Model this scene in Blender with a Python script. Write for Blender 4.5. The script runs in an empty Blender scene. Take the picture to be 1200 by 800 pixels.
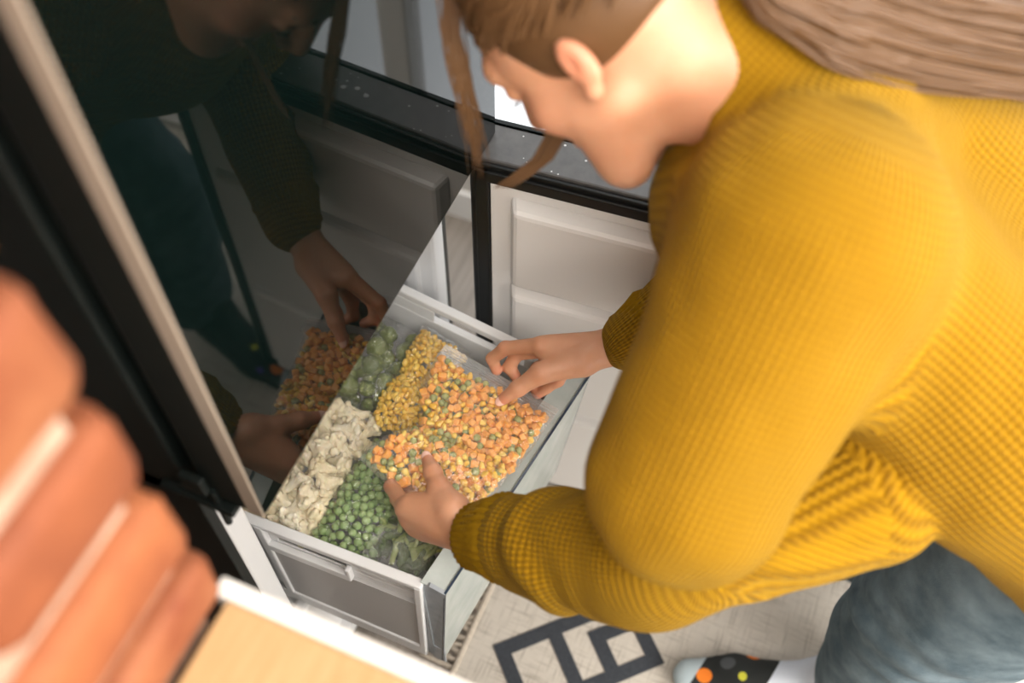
import bpy, bmesh, math, random
import numpy as np
from mathutils import Vector, Matrix

# ------------------------------------------------------------------ camera
SC = bpy.context.scene
COL = SC.collection
cam = bpy.data.cameras.new('camera')
cam.sensor_width = 36.0
cam.lens = 36.0
cam.clip_start = 0.02
cam.dof.use_dof = True
cam.dof.focus_distance = 1.27
cam.dof.aperture_fstop = 2.2
CAMO = bpy.data.objects.new('camera', cam)
COL.objects.link(CAMO)
RIGHT = Vector((0.3894036363984508, -0.9210411138205858, 0.006933585782083447))
UP = Vector((0.7648732452722353, 0.3275536645538509, 0.5546868625666758))
BACK = Vector((-0.5131605271514772, -0.21069376708739568, 0.8320302938500137))
mw = Matrix.Identity(4)
for r in range(3):
    mw[r][0], mw[r][1], mw[r][2] = RIGHT[r], UP[r], BACK[r]
mw[0][3], mw[1][3], mw[2][3] = -0.27920391, -0.36530431, 1.74889426
CAMO.matrix_world = mw
SC.camera = CAMO

# ------------------------------------------------------------------ world, lights, exposure
world = bpy.data.worlds.new('daylight')
SC.world = world
world.use_nodes = True
wbg = world.node_tree.nodes['Background']
wbg.inputs[0].default_value = (0.93, 0.97, 1.0, 1)
wbg.inputs[1].default_value = 1.15
SC.view_settings.view_transform = 'Standard'
SC.view_settings.look = 'None'
SC.view_settings.exposure = 0.70
SC.view_settings.gamma = 1.0
SC.view_settings.use_curve_mapping = False


def area_light(name, loc, target, sx, sy, power, color):
    d = bpy.data.lights.new(name, 'AREA')
    d.shape = 'RECTANGLE'
    d.size, d.size_y = sx, sy
    d.energy = power
    d.color = color
    o = bpy.data.objects.new(name, d)
    COL.objects.link(o)
    o.location = loc
    o.rotation_euler = (Vector(target) - Vector(loc)).to_track_quat('-Z', 'Y').to_euler()
    return o


# two overhead area lights added to brighten the drawer, no fixtures, daylight through the tall window behind her and through the balcony window
area_light('added_key_light', (-0.90, -1.05, 2.90), (0.25, -0.10, 0.7), 1.5, 1.2, 51, (1.0, 0.955, 0.89))
area_light('front_window_daylight', (-0.5, -2.74, 1.70), (-0.2, 0, 0.9), 1.9, 1.5, 80, (1.0, 0.96, 0.90))
area_light('added_overhead_fill', (-0.15, -0.45, 2.93), (0.1, -0.2, 0), 0.9, 0.9, 7, (1.0, 0.95, 0.88))
area_light('balcony_daylight', (1.03, -0.75, 1.5), (0.2, -0.6, 0.9), 1.2, 1.6, 7, (1.0, 0.98, 0.95))


# ------------------------------------------------------------------ helpers: materials
def new_mat(name):
    m = bpy.data.materials.new(name)
    m.use_nodes = True
    nt = m.node_tree
    return m, nt, nt.nodes['Principled BSDF']


def nd(nt, typ, **kw):
    n = nt.nodes.new(typ)
    for k, v in kw.items():
        if k.startswith('i_'):
            key = k[2:]
            key = int(key) if key.isdigit() else key.replace('_', ' ')
            n.inputs[key].default_value = v
        else:
            setattr(n, k, v)
    return n


def c4(c):
    return (c[0], c[1], c[2], 1.0)


def mat(name, color, rough=0.5, metal=0.0, spec=0.5, var=None, vscale=20.0, vdet=4.0, bump=0.0, bscale=120.0, rnd=None,
        sss=0.0, sss_r=(0.01, 0.004, 0.002), trans=0.0, coat=0.0, stretch=(1, 1, 1), ior=1.5):
    """Principled material; var = second colour mixed in by noise, rnd = third colour mixed in per object."""
    m, nt, b = new_mat(name)
    L = nt.links.new
    b.inputs['Base Color'].default_value = c4(color)
    b.inputs['Roughness'].default_value = rough
    b.inputs['Metallic'].default_value = metal
    b.inputs['Specular IOR Level'].default_value = spec
    b.inputs['IOR'].default_value = ior
    b.inputs['Coat Weight'].default_value = coat
    b.inputs['Transmission Weight'].default_value = trans
    if sss:
        b.inputs['Subsurface Weight'].default_value = sss
        b.inputs['Subsurface Radius'].default_value = sss_r
        b.inputs['Subsurface Scale'].default_value = 1.0
    tc = nd(nt, 'ShaderNodeTexCoord')
    mp = nd(nt, 'ShaderNodeMapping')
    mp.inputs['Scale'].default_value = stretch
    L(tc.outputs['Object'], mp.inputs['Vector'])
    out = None
    if var is not None:
        nz = nd(nt, 'ShaderNodeTexNoise', i_Scale=vscale, i_Detail=vdet, i_Roughness=0.6)
        L(mp.outputs[0], nz.inputs['Vector'])
        rp = nd(nt, 'ShaderNodeValToRGB')
        rp.color_ramp.elements[0].position = 0.33
        rp.color_ramp.elements[1].position = 0.68
        rp.color_ramp.elements[0].color = c4(color)
        rp.color_ramp.elements[1].color = c4(var)
        L(nz.outputs[0], rp.inputs[0])
        out = rp.outputs[0]
    if rnd is not None:
        oi = nd(nt, 'ShaderNodeObjectInfo')
        mx = nd(nt, 'ShaderNodeMix', data_type='RGBA')
        L(oi.outputs['Random'], mx.inputs[0])
        if out is not None:
            L(out, mx.inputs[6])
        else:
            mx.inputs[6].default_value = c4(color)
        mx.inputs[7].default_value = c4(rnd)
        out = mx.outputs[2]
    if out is not None:
        L(out, b.inputs['Base Color'])
    if bump:
        n2 = nd(nt, 'ShaderNodeTexNoise', i_Scale=bscale, i_Detail=3.0)
        L(mp.outputs[0], n2.inputs['Vector'])
        bp = nd(nt, 'ShaderNodeBump', i_Strength=bump, i_Distance=0.002)
        L(n2.outputs[0], bp.inputs['Height'])
        L(bp.outputs[0], b.inputs['Normal'])
    return m


# ------------------------------------------------------------------ helpers: objects
def link_mesh(name, me, m=None, parent=None, smooth=False):
    if m is not None and len(me.materials) == 0:
        me.materials.append(m)
    if smooth:
        me.polygons.foreach_set('use_smooth', [True] * len(me.polygons))
    o = bpy.data.objects.new(name, me)
    COL.objects.link(o)
    if parent is not None:
        o.parent = parent
        o.matrix_parent_inverse = Matrix.Translation(-Vector(parent.location)) if parent.location.length else Matrix.Identity(4)
    return o


def obj(name, bm, m=None, parent=None, smooth=False):
    me = bpy.data.meshes.new(name)
    bmesh.ops.recalc_face_normals(bm, faces=bm.faces)
    bm.to_mesh(me)
    bm.free()
    return link_mesh(name, me, m, parent, smooth)


def tag(o, label=None, cat=None, group=None, kind=None):
    if label:
        o['label'] = label
    if cat:
        o['category'] = cat
    if group:
        o['group'] = group
    if kind:
        o['kind'] = kind
    return o


def thing(name, label, cat, loc=(0, 0, 0), group=None):
    o = bpy.data.objects.new(name, None)
    o.empty_display_size = 0.05
    COL.objects.link(o)
    o.location = loc
    return tag(o, label, cat, group)


def box(bm, x0, x1, y0, y1, z0, z1, bev=0.0, seg=2):
    r = bmesh.ops.create_cube(bm, size=1.0)
    vs = r['verts']
    for v in vs:
        v.co = Vector(((x0 + x1) / 2 + v.co.x * (x1 - x0), (y0 + y1) / 2 + v.co.y * (y1 - y0), (z0 + z1) / 2 + v.co.z * (z1 - z0)))
    if bev > 0:
        es = list({e for v in vs for e in v.link_edges})
        bmesh.ops.bevel(bm, geom=es, offset=bev, segments=seg, affect='EDGES', profile=0.5)
    return bm


def hexa(bm, P, bev=0.0):
    """Solid with eight corners: P[0:4] one face in order, P[4:8] the opposite face in the same order."""
    vs = [bm.verts.new(p) for p in P]
    fs = [(0, 1, 2, 3), (7, 6, 5, 4), (0, 4, 5, 1), (1, 5, 6, 2), (2, 6, 7, 3), (3, 7, 4, 0)]
    ff = [bm.faces.new([vs[i] for i in f]) for f in fs]
    if bev > 0:
        es = list({e for f in ff for e in f.edges})
        bmesh.ops.bevel(bm, geom=es, offset=bev, segments=2, affect='EDGES', profile=0.5)
    return bm


def tube(bm, pts, r, n=8, taper=None):
    """Round tube through points; r may be a number or one radius per point."""
    pts = [Vector(p) for p in pts]
    rings = []
    ref = Vector((0.13, 0.27, 0.95))
    for i, p in enumerate(pts):
        d = (pts[min(i + 1, len(pts) - 1)] - pts[max(i - 1, 0)]).normalized()
        a = d.cross(ref)
        a = a.normalized() if a.length > 1e-4 else d.cross(Vector((1, 0, 0))).normalized()
        b = d.cross(a)
        rr = r if isinstance(r, (int, float)) else r[i]
        rings.append([bm.verts.new(p + (a * math.cos(2 * math.pi * j / n) + b * math.sin(2 * math.pi * j / n)) * rr) for j in range(n)])
    for i in range(len(rings) - 1):
        for j in range(n):
            bm.faces.new((rings[i][j], rings[i][(j + 1) % n], rings[i + 1][(j + 1) % n], rings[i + 1][j]))
    bm.faces.new(rings[0][::-1])
    bm.faces.new(rings[-1])
    return bm


def ball(bm, c, r, sx=1, sy=1, sz=1, sub=2):
    ret = bmesh.ops.create_icosphere(bm, subdivisions=sub, radius=r)
    for v in ret['verts']:
        v.co = Vector((c[0] + v.co.x * sx, c[1] + v.co.y * sy, c[2] + v.co.z * sz))
    return bm


def struct(name, bm, m, label=None, parent=None):
    o = obj(name, bm, m, parent)
    if parent is None:
        o['kind'] = 'structure'
        if label:
            o['label'] = label
    return o


# ------------------------------------------------------------------ helpers: implicit surfaces
def vnoise(P, scale, seed=0):
    """Smooth value noise on an N x 3 array."""
    q = P * scale + seed * 17.31
    i = np.floor(q).astype(np.int64)
    f = q - i
    f = f * f * (3 - 2 * f)

    def h(a, b, c):
        n = (a * 374761393 + b * 668265263 + c * 2147483647 + seed * 1274126177) & 0xFFFFFFFF
        n = ((n ^ (n >> 13)) * 1274126177) & 0xFFFFFFFF
        return ((n ^ (n >> 16)) & 0xFFFF) / 65535.0
    x, y, z = i[:, 0], i[:, 1], i[:, 2]
    fx, fy, fz = f[:, 0], f[:, 1], f[:, 2]
    r = 0
    for dx in (0, 1):
        for dy in (0, 1):
            for dz in (0, 1):
                r = r + h(x + dx, y + dy, z + dz) * (fx if dx else 1 - fx) * (fy if dy else 1 - fy) * (fz if dz else 1 - fz)
    return r * 2 - 1


class Field:
    """Signed distance grid built from tapered capsules and ellipsoids blended smoothly."""

    def __init__(self, lo, hi, h):
        self.h = h
        self.lo = np.array(lo, float)
        n = np.ceil((np.array(hi, float) - self.lo) / h).astype(int) + 1
        self.n = n
        self.F = np.full(n, 1.0, np.float32)
        self.ax = [self.lo[i] + h * np.arange(n[i]) for i in range(3)]

    def _sub(self, lo, hi):
        a = np.clip(np.floor((np.array(lo) - self.lo) / self.h).astype(int), 0, self.n)
        b = np.clip(np.ceil((np.array(hi) - self.lo) / self.h).astype(int) + 1, 0, self.n)
        sl = tuple(slice(a[i], b[i]) for i in range(3))
        if any(b[i] <= a[i] for i in range(3)):
            return None, None
        X, Y, Z = np.meshgrid(*[self.ax[i][sl[i]] for i in range(3)], indexing='ij')
        return sl, np.stack([X, Y, Z], -1)

    def _mix(self, sl, d, k, cut=False):
        F = self.F[sl]
        if cut:
            d = -d
            if k > 0:
                hh = np.clip(0.5 - 0.5 * (d - F) / k * -1, 0, 1)
                hh = np.clip(0.5 + 0.5 * (d - F) / k, 0, 1)
                self.F[sl] = F * (1 - hh) + d * hh + k * hh * (1 - hh)
            else:
                self.F[sl] = np.maximum(F, d)
        elif k > 0:
            hh = np.clip(0.5 + 0.5 * (F - d) / k, 0, 1)
            self.F[sl] = F * (1 - hh) + d * hh - k * hh * (1 - hh)
        else:
            self.F[sl] = np.minimum(F, d)

    def cone(self, a, ra, b, rb, k=0.01, flat=None, cut=False):
        """Tapered capsule; flat = (direction, factor) squashes its section along a direction."""
        a, b = np.array(a, float), np.array(b, float)
        pad = max(ra, rb) * (1 if flat is None else max(1, 1 / flat[1])) + 3 * k + 3 * self.h
        sl, P = self._sub(np.minimum(a, b) - pad, np.maximum(a, b) + pad)
        if sl is None:
            return self
        ab = b - a
        q = P - a
        t = np.clip((q @ ab) / max(ab @ ab, 1e-12), 0, 1)
        v = q - t[..., None] * ab
        if flat is not None:
            f = np.array(flat[0], float)
            f /= np.linalg.norm(f)
            s = v @ f
            v = v + (s * (1 / flat[1] - 1))[..., None] * f
        d = np.sqrt((v * v).sum(-1)) - (ra + (rb - ra) * t)
        if flat is not None:
            d = d * min(1.0, flat[1] ** 0.5)
        self._mix(sl, d.astype(np.float32), k, cut)
        return self

    def chain(self, pts, rad, k=0.008, flat=None):
        for i in range(len(pts) - 1):
            self.cone(pts[i], rad[i], pts[i + 1], rad[i + 1], k, flat)
        return self

    def ell(self, c, r, k=0.01, M=None, cut=False):
        c, r = np.array(c, float), np.array(r, float)
        pad = r.max() + 3 * k + 3 * self.h
        sl, P = self._sub(c - pad, c + pad)
        if sl is None:
            return self
        q = P - c
        if M is not None:
            q = q @ np.array(M)
        k0 = np.sqrt(((q / r) ** 2).sum(-1))
        k1 = np.sqrt(((q / (r * r)) ** 2).sum(-1)) + 1e-9
        d = k0 * (k0 - 1.0) / k1
        self._mix(sl, d.astype(np.float32), k, cut)
        return self

    def displace(self, fn):
        X, Y, Z = np.meshgrid(*self.ax, indexing='ij')
        msk = np.abs(self.F) < 0.05
        P = np.stack([X[msk], Y[msk], Z[msk]], -1)
        self.F[msk] += fn(P).astype(np.float32)
        return self

    def mesh(self):
        """Surface nets: vertices and quads of the zero level."""
        F = self.F
        S = F < 0
        nx, ny, nz = F.shape
        cs = np.zeros((nx - 1, ny - 1, nz - 1), np.int8)
        for dx in (0, 1):
            for dy in (0, 1):
                for dz in (0, 1):
                    cs += S[dx:nx - 1 + dx, dy:ny - 1 + dy, dz:nz - 1 + dz]
        act = (cs > 0) & (cs < 8)
        idx = np.argwhere(act)
        num = np.full(act.shape, -1, np.int64)
        num[act] = np.arange(len(idx))
        acc = np.zeros((len(idx), 3))
        cnt = np.zeros(len(idx))
        i, j, k = idx.T
        for axis in range(3):
            for u in (0, 1):
                for v in (0, 1):
                    o = [0, 0, 0]
                    oth = [a for a in range(3) if a != axis]
                    o[oth[0]], o[oth[1]] = u, v
                    p = list(o)
                    p[axis] = 1
                    f0 = F[i + o[0], j + o[1], k + o[2]]
                    f1 = F[i + p[0], j + p[1], k + p[2]]
                    m = (f0 < 0) != (f1 < 0)
                    t = np.where(m, f0 / np.where(m, f0 - f1, 1), 0)
                    pos = np.zeros((len(idx), 3))
                    pos[:, oth[0]] = u
                    pos[:, oth[1]] = v
                    pos[:, axis] = t
                    acc += pos * m[:, None]
                    cnt += m
        V = (idx + acc / np.maximum(cnt, 1)[:, None]) * self.h + self.lo
        Q = []
        for axis in range(3):
            s0 = [slice(1, -1)] * 3
            s1 = [slice(1, -1)] * 3
            s0[axis] = slice(0, -1)
            s1[axis] = slice(1, None)
            A, B = S[tuple(s0)], S[tuple(s1)]
            e = np.argwhere(A != B)
            off = [1, 1, 1]
            off[axis] = 0
            e = e + off
            o1, o2 = [a for a in range(3) if a != axis]
            d1 = np.zeros(3, int)
            d2 = np.zeros(3, int)
            d1[o1] = 1
            d2[o2] = 1
            c00 = e - d1 - d2
            c10 = e - d2
            c01 = e - d1
            g = lambda c: num[c[:, 0], c[:, 1], c[:, 2]]
            q = np.stack([g(c00), g(c10), g(e), g(c01)], 1)
            ins = S[e[:, 0], e[:, 1], e[:, 2]]
            flip = ins if axis == 1 else ~ins
            flip = ~flip
            q[flip] = q[flip][:, ::-1]
            Q.append(q)
        Q = np.concatenate(Q)
        Q = Q[(Q >= 0).all(1)]
        return V, Q


def relax(V, Q, it=2, lam=0.5):
    for _ in range(it):
        s = np.zeros_like(V)
        c = np.zeros(len(V))
        for a in range(4):
            b = (a + 1) % 4
            np.add.at(s, Q[:, a], V[Q[:, b]])
            np.add.at(s, Q[:, b], V[Q[:, a]])
            np.add.at(c, Q[:, a], 1)
            np.add.at(c, Q[:, b], 1)
        V = V + lam * (s / np.maximum(c, 1)[:, None] - V)
    return V


def np_mesh(name, V, Q):
    me = bpy.data.meshes.new(name)
    me.vertices.add(len(V))
    me.vertices.foreach_set('co', np.asarray(V, np.float32).ravel())
    me.loops.add(Q.size)
    me.loops.foreach_set('vertex_index', Q.ravel().astype(np.int32))
    me.polygons.add(len(Q))
    me.polygons.foreach_set('loop_start', np.arange(0, Q.size, Q.shape[1], dtype=np.int32))
    me.polygons.foreach_set('use_smooth', np.ones(len(Q), bool))
    me.update(calc_edges=True)
    me.validate()
    return me


def dup(o, loc, rot=None, scale=None):
    c = o.copy()
    COL.objects.link(c)
    c.location = loc
    if rot is not None:
        c.rotation_euler = rot
    if scale is not None:
        c.scale = scale if hasattr(scale, '__len__') else (scale, scale, scale)
    return c

# ------------------------------------------------------------------ materials
M_WALL = mat('white_plaster', (0.86, 0.85, 0.83), 0.8, bump=0.1, bscale=60)
M_FLOOR = mat('grey_oak_laminate', (0.30, 0.26, 0.225), 0.45, var=(0.19, 0.165, 0.14), vscale=9, stretch=(0.6, 8, 1))
M_BLACK = mat('black_plastic', (0.004, 0.0065, 0.006), 0.42, spec=0.3, var=(0.006, 0.009, 0.008), vscale=40)
M_GASKET = mat('black_rubber', (0.005, 0.006, 0.006), 0.38, spec=0.35)
M_GLASS_BLACK = mat('black_glass', (0.0012, 0.0032, 0.0028), 0.03, spec=0.28, coat=0.0)
M_SILVER = mat('brushed_champagne_metal', (0.42, 0.34, 0.265), 0.5, metal=0.25, bump=0.06, bscale=300)
M_WHITE = mat('white_plastic', (0.80, 0.80, 0.80), 0.32, var=(0.78, 0.78, 0.785), vscale=8)
M_LINER = mat('door_liner_plastic', (0.80, 0.775, 0.75), 0.3)
M_GREY = mat('grey_plastic', (0.50, 0.49, 0.48), 0.5, bump=0.08, bscale=500)
M_CLEAR = mat('frosted_clear_plastic', (0.74, 0.78, 0.75), 0.22, trans=0.45, ior=1.3, var=(0.62, 0.68, 0.64), vscale=30)
M_CLEAREND = mat('smoky_clear_plastic', (0.42, 0.45, 0.48), 0.2, trans=0.2, ior=1.3, var=(0.34, 0.37, 0.40), vscale=40)
M_EDGE = mat('dark_plastic_edge', (0.03, 0.05, 0.08), 0.2)
M_TOPGREY = mat('grey_lacquered_steel', (0.075, 0.073, 0.073), 0.35, metal=0.2, var=(0.10, 0.097, 0.095), vscale=60)
M_SPECK = mat('dried_drip', (0.6, 0.6, 0.6), 0.5)
M_METAL = mat('hinge_steel', (0.5, 0.5, 0.5), 0.3, metal=1.0)
M_WOOD = mat('oiled_beech', (0.42, 0.255, 0.12), 0.5, var=(0.36, 0.205, 0.085), vscale=14, stretch=(1.2, 12, 6), bump=0.05, bscale=200)
M_BAND = mat('white_edge_band', (0.66, 0.63, 0.59), 0.5)
M_BRICKS = [mat('fired_brick', (0.145, 0.025, 0.003), 0.75, var=(0.27, 0.080, 0.022), vscale=11, bump=0.5, bscale=90),
            mat('pale_brick', (0.31, 0.112, 0.040), 0.75, var=(0.15, 0.030, 0.005), vscale=9, bump=0.5, bscale=90),
            mat('dark_brick', (0.115, 0.022, 0.003), 0.75, var=(0.21, 0.055, 0.014), vscale=10, bump=0.5, bscale=90)]
M_MORTAR = mat('pale_mortar', (0.40, 0.275, 0.20), 0.9, var=(0.27, 0.165, 0.11), vscale=30, bump=0.5, bscale=150)



def thin_fresnel(nt, ior, normal=None):
    """Fresnel of a thin sheet: the same from either face, no total reflection from behind."""
    ge = nd(nt, 'ShaderNodeNewGeometry')
    mr = nd(nt, 'ShaderNodeMapRange'); nt.links.new(ge.outputs['Backfacing'], mr.inputs[0])
    mr.inputs[3].default_value = ior; mr.inputs[4].default_value = 1.0 / ior
    f = nd(nt, 'ShaderNodeFresnel'); nt.links.new(mr.outputs[0], f.inputs['IOR'])
    if normal is not None:
        nt.links.new(normal, f.inputs['Normal'])
    return f


# ------------------------------------------------------------------ the room
bm = bmesh.new(); box(bm, -1.9, 1.14, -2.9, 0.95, -0.05, 0.0); struct('floor', bm, M_FLOOR, 'grey oak laminate floor under the rug')
bm = bmesh.new(); box(bm, -1.9, 1.14, -2.9, 0.95, 3.0, 3.06); struct('ceiling', bm, M_WALL)
bm = bmesh.new(); box(bm, -1.9, 1.14, 0.72, 0.82, 0, 3.0); struct('wall_back', bm, M_WALL)
bm = bmesh.new(); box(bm, -1.98, -1.9, -2.9, 0.95, 0, 3.0); struct('wall_left', bm, M_WALL)
# front wall with the tall window behind the camera
bm = bmesh.new()
box(bm, -1.9, -1.5, -2.9, -2.8, 0, 3.0); box(bm, 0.5, 1.06, -2.9, -2.8, 0, 3.0)
box(bm, -1.5, 0.5, -2.9, -2.8, 0, 0.9); box(bm, -1.5, 0.5, -2.9, -2.8, 2.45, 3.0)
struct('wall_front', bm, M_WALL)
# right wall with the balcony window
bm = bmesh.new()
box(bm, 1.06, 1.14, -2.9, -1.5, 0, 3.0); box(bm, 1.06, 1.14, 0.62, 0.72, 0, 3.0)
box(bm, 1.06, 1.14, -1.5, 0.62, 0, 0.08); box(bm, 1.06, 1.14, -1.5, 0.62, 2.3, 3.0)
struct('wall_right', bm, M_WALL)
m_pane, nt, b = new_mat('window_glass')
b.inputs['Roughness'].default_value = 0.02
tr = nd(nt, 'ShaderNodeBsdfTransparent')
fr = thin_fresnel(nt, 1.45)
gl = nd(nt, 'ShaderNodeBsdfGlossy', i_Roughness=0.02)
mxs = nd(nt, 'ShaderNodeMixShader')
nt.links.new(fr.outputs[0], mxs.inputs[0]); nt.links.new(tr.outputs[0], mxs.inputs[1]); nt.links.new(gl.outputs[0], mxs.inputs[2])
nt.links.new(mxs.outputs[0], nt.nodes['Material Output'].inputs['Surface'])
M_PANE = m_pane


def window(name, axis, pos, a0, a1, z0, z1, nmul):
    w = bpy.data.objects.new(name, None); COL.objects.link(w); w['kind'] = 'structure'
    def bx(bm, u0, u1, c0, c1, d=0.03):
        if axis == 'x':
            box(bm, pos - d, pos + d, u0, u1, c0, c1, 0.004)
        else:
            box(bm, u0, u1, pos - d, pos + d, c0, c1, 0.004)
    bm = bmesh.new(); t = 0.06
    bx(bm, a0, a0 + t, z0, z1); bx(bm, a1 - t, a1, z0, z1); bx(bm, a0, a1, z0, z0 + t); bx(bm, a0, a1, z1 - t, z1)
    for i in range(nmul):
        c = a0 + (a1 - a0) * (i + 1) / (nmul + 1)
        bx(bm, c - t / 2, c + t / 2, z0, z1)
    struct('window_frame', bm, M_BAND, parent=w)
    bm = bmesh.new(); bx(bm, a0 + t / 2, a1 - t / 2, z0 + t / 2, z1 - t / 2, 0.004); struct('pane', bm, M_PANE, parent=w)


window('window_1', 'y', -2.85, -1.5, 0.5, 0.9, 2.45, 1)
window('window_2', 'x', 1.10, -1.5, 0.62, 0.08, 2.3, 1)

# ------------------------------------------------------------------ brick wall beside the fridge
WX0, WY0 = -0.122, -0.092          # its outer corner
zs = [1.062, 1.138, 1.232, 1.322, 1.424, 1.52, 1.612, 1.70, 1.79, 1.88, 1.97, 2.06, 2.15, 2.24, 2.33, 2.42, 2.51, 2.60]
bm = bmesh.new(); box(bm, -1.9, WX0 - 0.020, WY0 + 0.013, 0.72, 0, 2.605)
WB = struct('wall_brick', bm, M_MORTAR, 'wall of orange bricks with pale thick joints beside the fridge')
rnd = random.Random(4)


def brick_mesh(L, H, D, seed):
    r = random.Random(seed)
    bm = bmesh.new()
    box(bm, -L / 2, L / 2, -D / 2, D / 2, -H / 2, H / 2, min(0.016, H * 0.21), 3)
    for v in bm.verts:
        v.co += Vector((r.uniform(-1, 1), r.uniform(-1, 1), r.uniform(-1, 1))) * 0.0016
    me = bpy.data.meshes.new('brick')
    bm.to_mesh(me); bm.free()
    me.polygons.foreach_set('use_smooth', [True] * len(me.polygons))
    return me


for i in range(len(zs) - 1):
    z0, z1 = zs[i], zs[i + 1]
    gap = 0.020
    x = WX0
    first = True
    while x > -0.95:
        Lb = (0.245 if i % 2 else 0.118) if first else 0.245
        first = False
        me = brick_mesh(Lb, (z1 - z0) - gap, 0.11, i * 50 + int(-x * 100))
        me.materials.append(M_BRICKS[[1, 0, 2, 1, 1, 0][i % 6] if x == WX0 else rnd.randrange(3)])
        o = bpy.data.objects.new('brick', me); COL.objects.link(o); o.parent = WB
        o.location = (x - Lb / 2 + rnd.uniform(-0.002, 0.002), WY0 + 0.055 + rnd.uniform(-0.003, 0.002), (z0 + z1) / 2)
        x -= Lb + 0.014
# end face of the wall, towards the fridge: one more brick per course
for i in range(len(zs) - 1):
    for j in range(2):
        me = brick_mesh(0.10, (zs[i + 1] - zs[i]) - 0.02, 0.235, i * 9 + j)
        me.materials.append(M_BRICKS[(i + j) % 3])
        o = bpy.data.objects.new('brick', me); COL.objects.link(o); o.parent = WB
        o.location = (WX0 - 0.052, WY0 + 0.13 + 0.12 + j * 0.25 - (0.0 if i % 2 else 0.0), (zs[i] + zs[i + 1]) / 2)

# ------------------------------------------------------------------ counter in front of the brick wall
CT = thing('bar_counter', 'light beech counter top with white edge, in front of the brick wall', 'counter', (-0.5, -0.4, 0))
bm = bmesh.new(); box(bm, -1.2, -0.127, -0.80, WY0 + 0.002, 1.022, 1.052, 0.002); obj('counter_top', bm, M_WOOD, CT)
bm = bmesh.new(); box(bm, -0.1268, -0.113, -0.80, WY0 + 0.015, 1.005, 1.051, 0.002); obj('edge_band', bm, M_BAND, CT)
bm = bmesh.new(); box(bm, -1.2, -0.135, -0.78, WY0 - 0.002, 0.08, 1.022, 0.002); obj('base_cabinet', bm, M_BAND, CT)
bm = bmesh.new(); box(bm, -1.18, -0.15, -0.74, WY0 - 0.004, 0.0, 0.08); obj('plinth', bm, M_BLACK, CT)

# ------------------------------------------------------------------ refrigerator
FR = thing('refrigerator', 'tall black fridge freezer with glossy upper door and open white-lined lower door', 'refrigerator', (0.27, 0.3, 0))
YF = 0.083
bm = bmesh.new()
box(bm, -0.002, 0.012, YF, 0.68, 0.02, 0.84, 0.002)        # left skin of the freezer half
box(bm, 0.547, 0.560, YF, 0.68, 0.02, 0.84, 0.002)
box(bm, -0.002, 0.560, 0.62, 0.68, 0.02, 0.84)
box(bm, -0.002, 0.560, YF + 0.01, 0.68, 0.0, 0.045)
box(bm, -0.002, 0.560, YF, 0.68, 0.81, 1.90, 0.004)       # fridge half
obj('cabinet_body', bm, M_BLACK, FR)
bm = bmesh.new()
box(bm, 0.010, 0.042, YF - 0.002, 0.60, 0.05, 0.812, 0.004)
box(bm, 0.512, 0.547, YF - 0.002, 0.60, 0.05, 0.812, 0.004)
box(bm, 0.04, 0.514, 0.56, 0.60, 0.05, 0.812)
box(bm, 0.04, 0.514, YF - 0.002, 0.60, 0.05, 0.085)
box(bm, 0.04, 0.514, YF - 0.002, 0.60, 0.775, 0.812)
for s, x0, x1 in ((0, 0.040, 0.050), (1, 0.502, 0.514)):      # runners the drawers slide on
    for z in (0.318, 0.575):
        box(bm, x0, x1, YF + 0.06, 0.55, z - 0.006, z + 0.006, 0.003)
    box(bm, x0, x1 - 0.002 if s == 0 else x1, YF + 0.022, YF + 0.045, 0.09, 0.77, 0.004)
obj('freezer_liner', bm, M_WHITE, FR)
# two closed drawers below the open one
for z0, z1 in ((0.09, 0.31),):
    bm = bmesh.new()
    box(bm, 0.056, 0.497, YF + 0.03, 0.5, z0, z1 - 0.02, 0.006)
    box(bm, 0.052, 0.500, YF + 0.012, YF + 0.034, z0, z1 - 0.012, 0.006)
    box(bm, 0.16, 0.40, YF + 0.004, YF + 0.016, z1 - 0.05, z1 - 0.035, 0.004)
    obj('lower_drawer', bm, M_WHITE, FR)
# upper door
bm = bmesh.new(); box(bm, 0.0008, 0.5492, 0.0, 0.014, 0.8505, 1.888, 0.0012); UD = obj('upper_door', bm, M_GLASS_BLACK, FR)
bm = bmesh.new(); box(bm, -0.001, 0.551, 0.0145, 0.062, 0.849, 1.89, 0.004); obj('door_core', bm, M_BLACK, UD)
bm = bmesh.new(); box(bm, -0.0016, 0.0006, -0.0006, 0.0175, 0.849, 1.889, 0.0007); obj('door_trim', bm, M_SILVER, UD)
bm = bmesh.new(); box(bm, 0.012, 0.538, 0.062, YF - 0.001, 0.862, 1.875, 0.004); obj('door_gasket', bm, M_GASKET, UD)
bm = bmesh.new()
box(bm, -0.010, 0.02, 0.03, YF + 0.03, 0.838, 0.846, 0.002); tube(bm, [(-0.003, 0.05, 0.80), (-0.003, 0.05, 0.872)], 0.004, 10)
box(bm, -0.012, -0.003, 0.05, 0.075, 0.872, 0.90, 0.002)
obj('hinge', bm, M_BLACK, FR)
bm = bmesh.new()
box(bm, 0.505, 0.562, 0.012, YF + 0.03, 0.838, 0.8475, 0.002); tube(bm, [(0.53, 0.03, 0.80), (0.53, 0.03, 0.85)], 0.004, 10)
obj('hinge', bm, M_METAL, FR)

# lower door, swung open: local u along its width (away from the hinge), w out of its inner face, towards the camera
ANG = math.radians(4.6)
DO = Vector((0.502, 0.012, 0.0))
DU = Vector((math.sin(ANG), -math.cos(ANG), 0))
DN = Vector((-math.cos(ANG), -math.sin(ANG), 0))


def dpt(u, w, z):
    return DO + DU * u + DN * w + Vector((0, 0, z))


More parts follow.
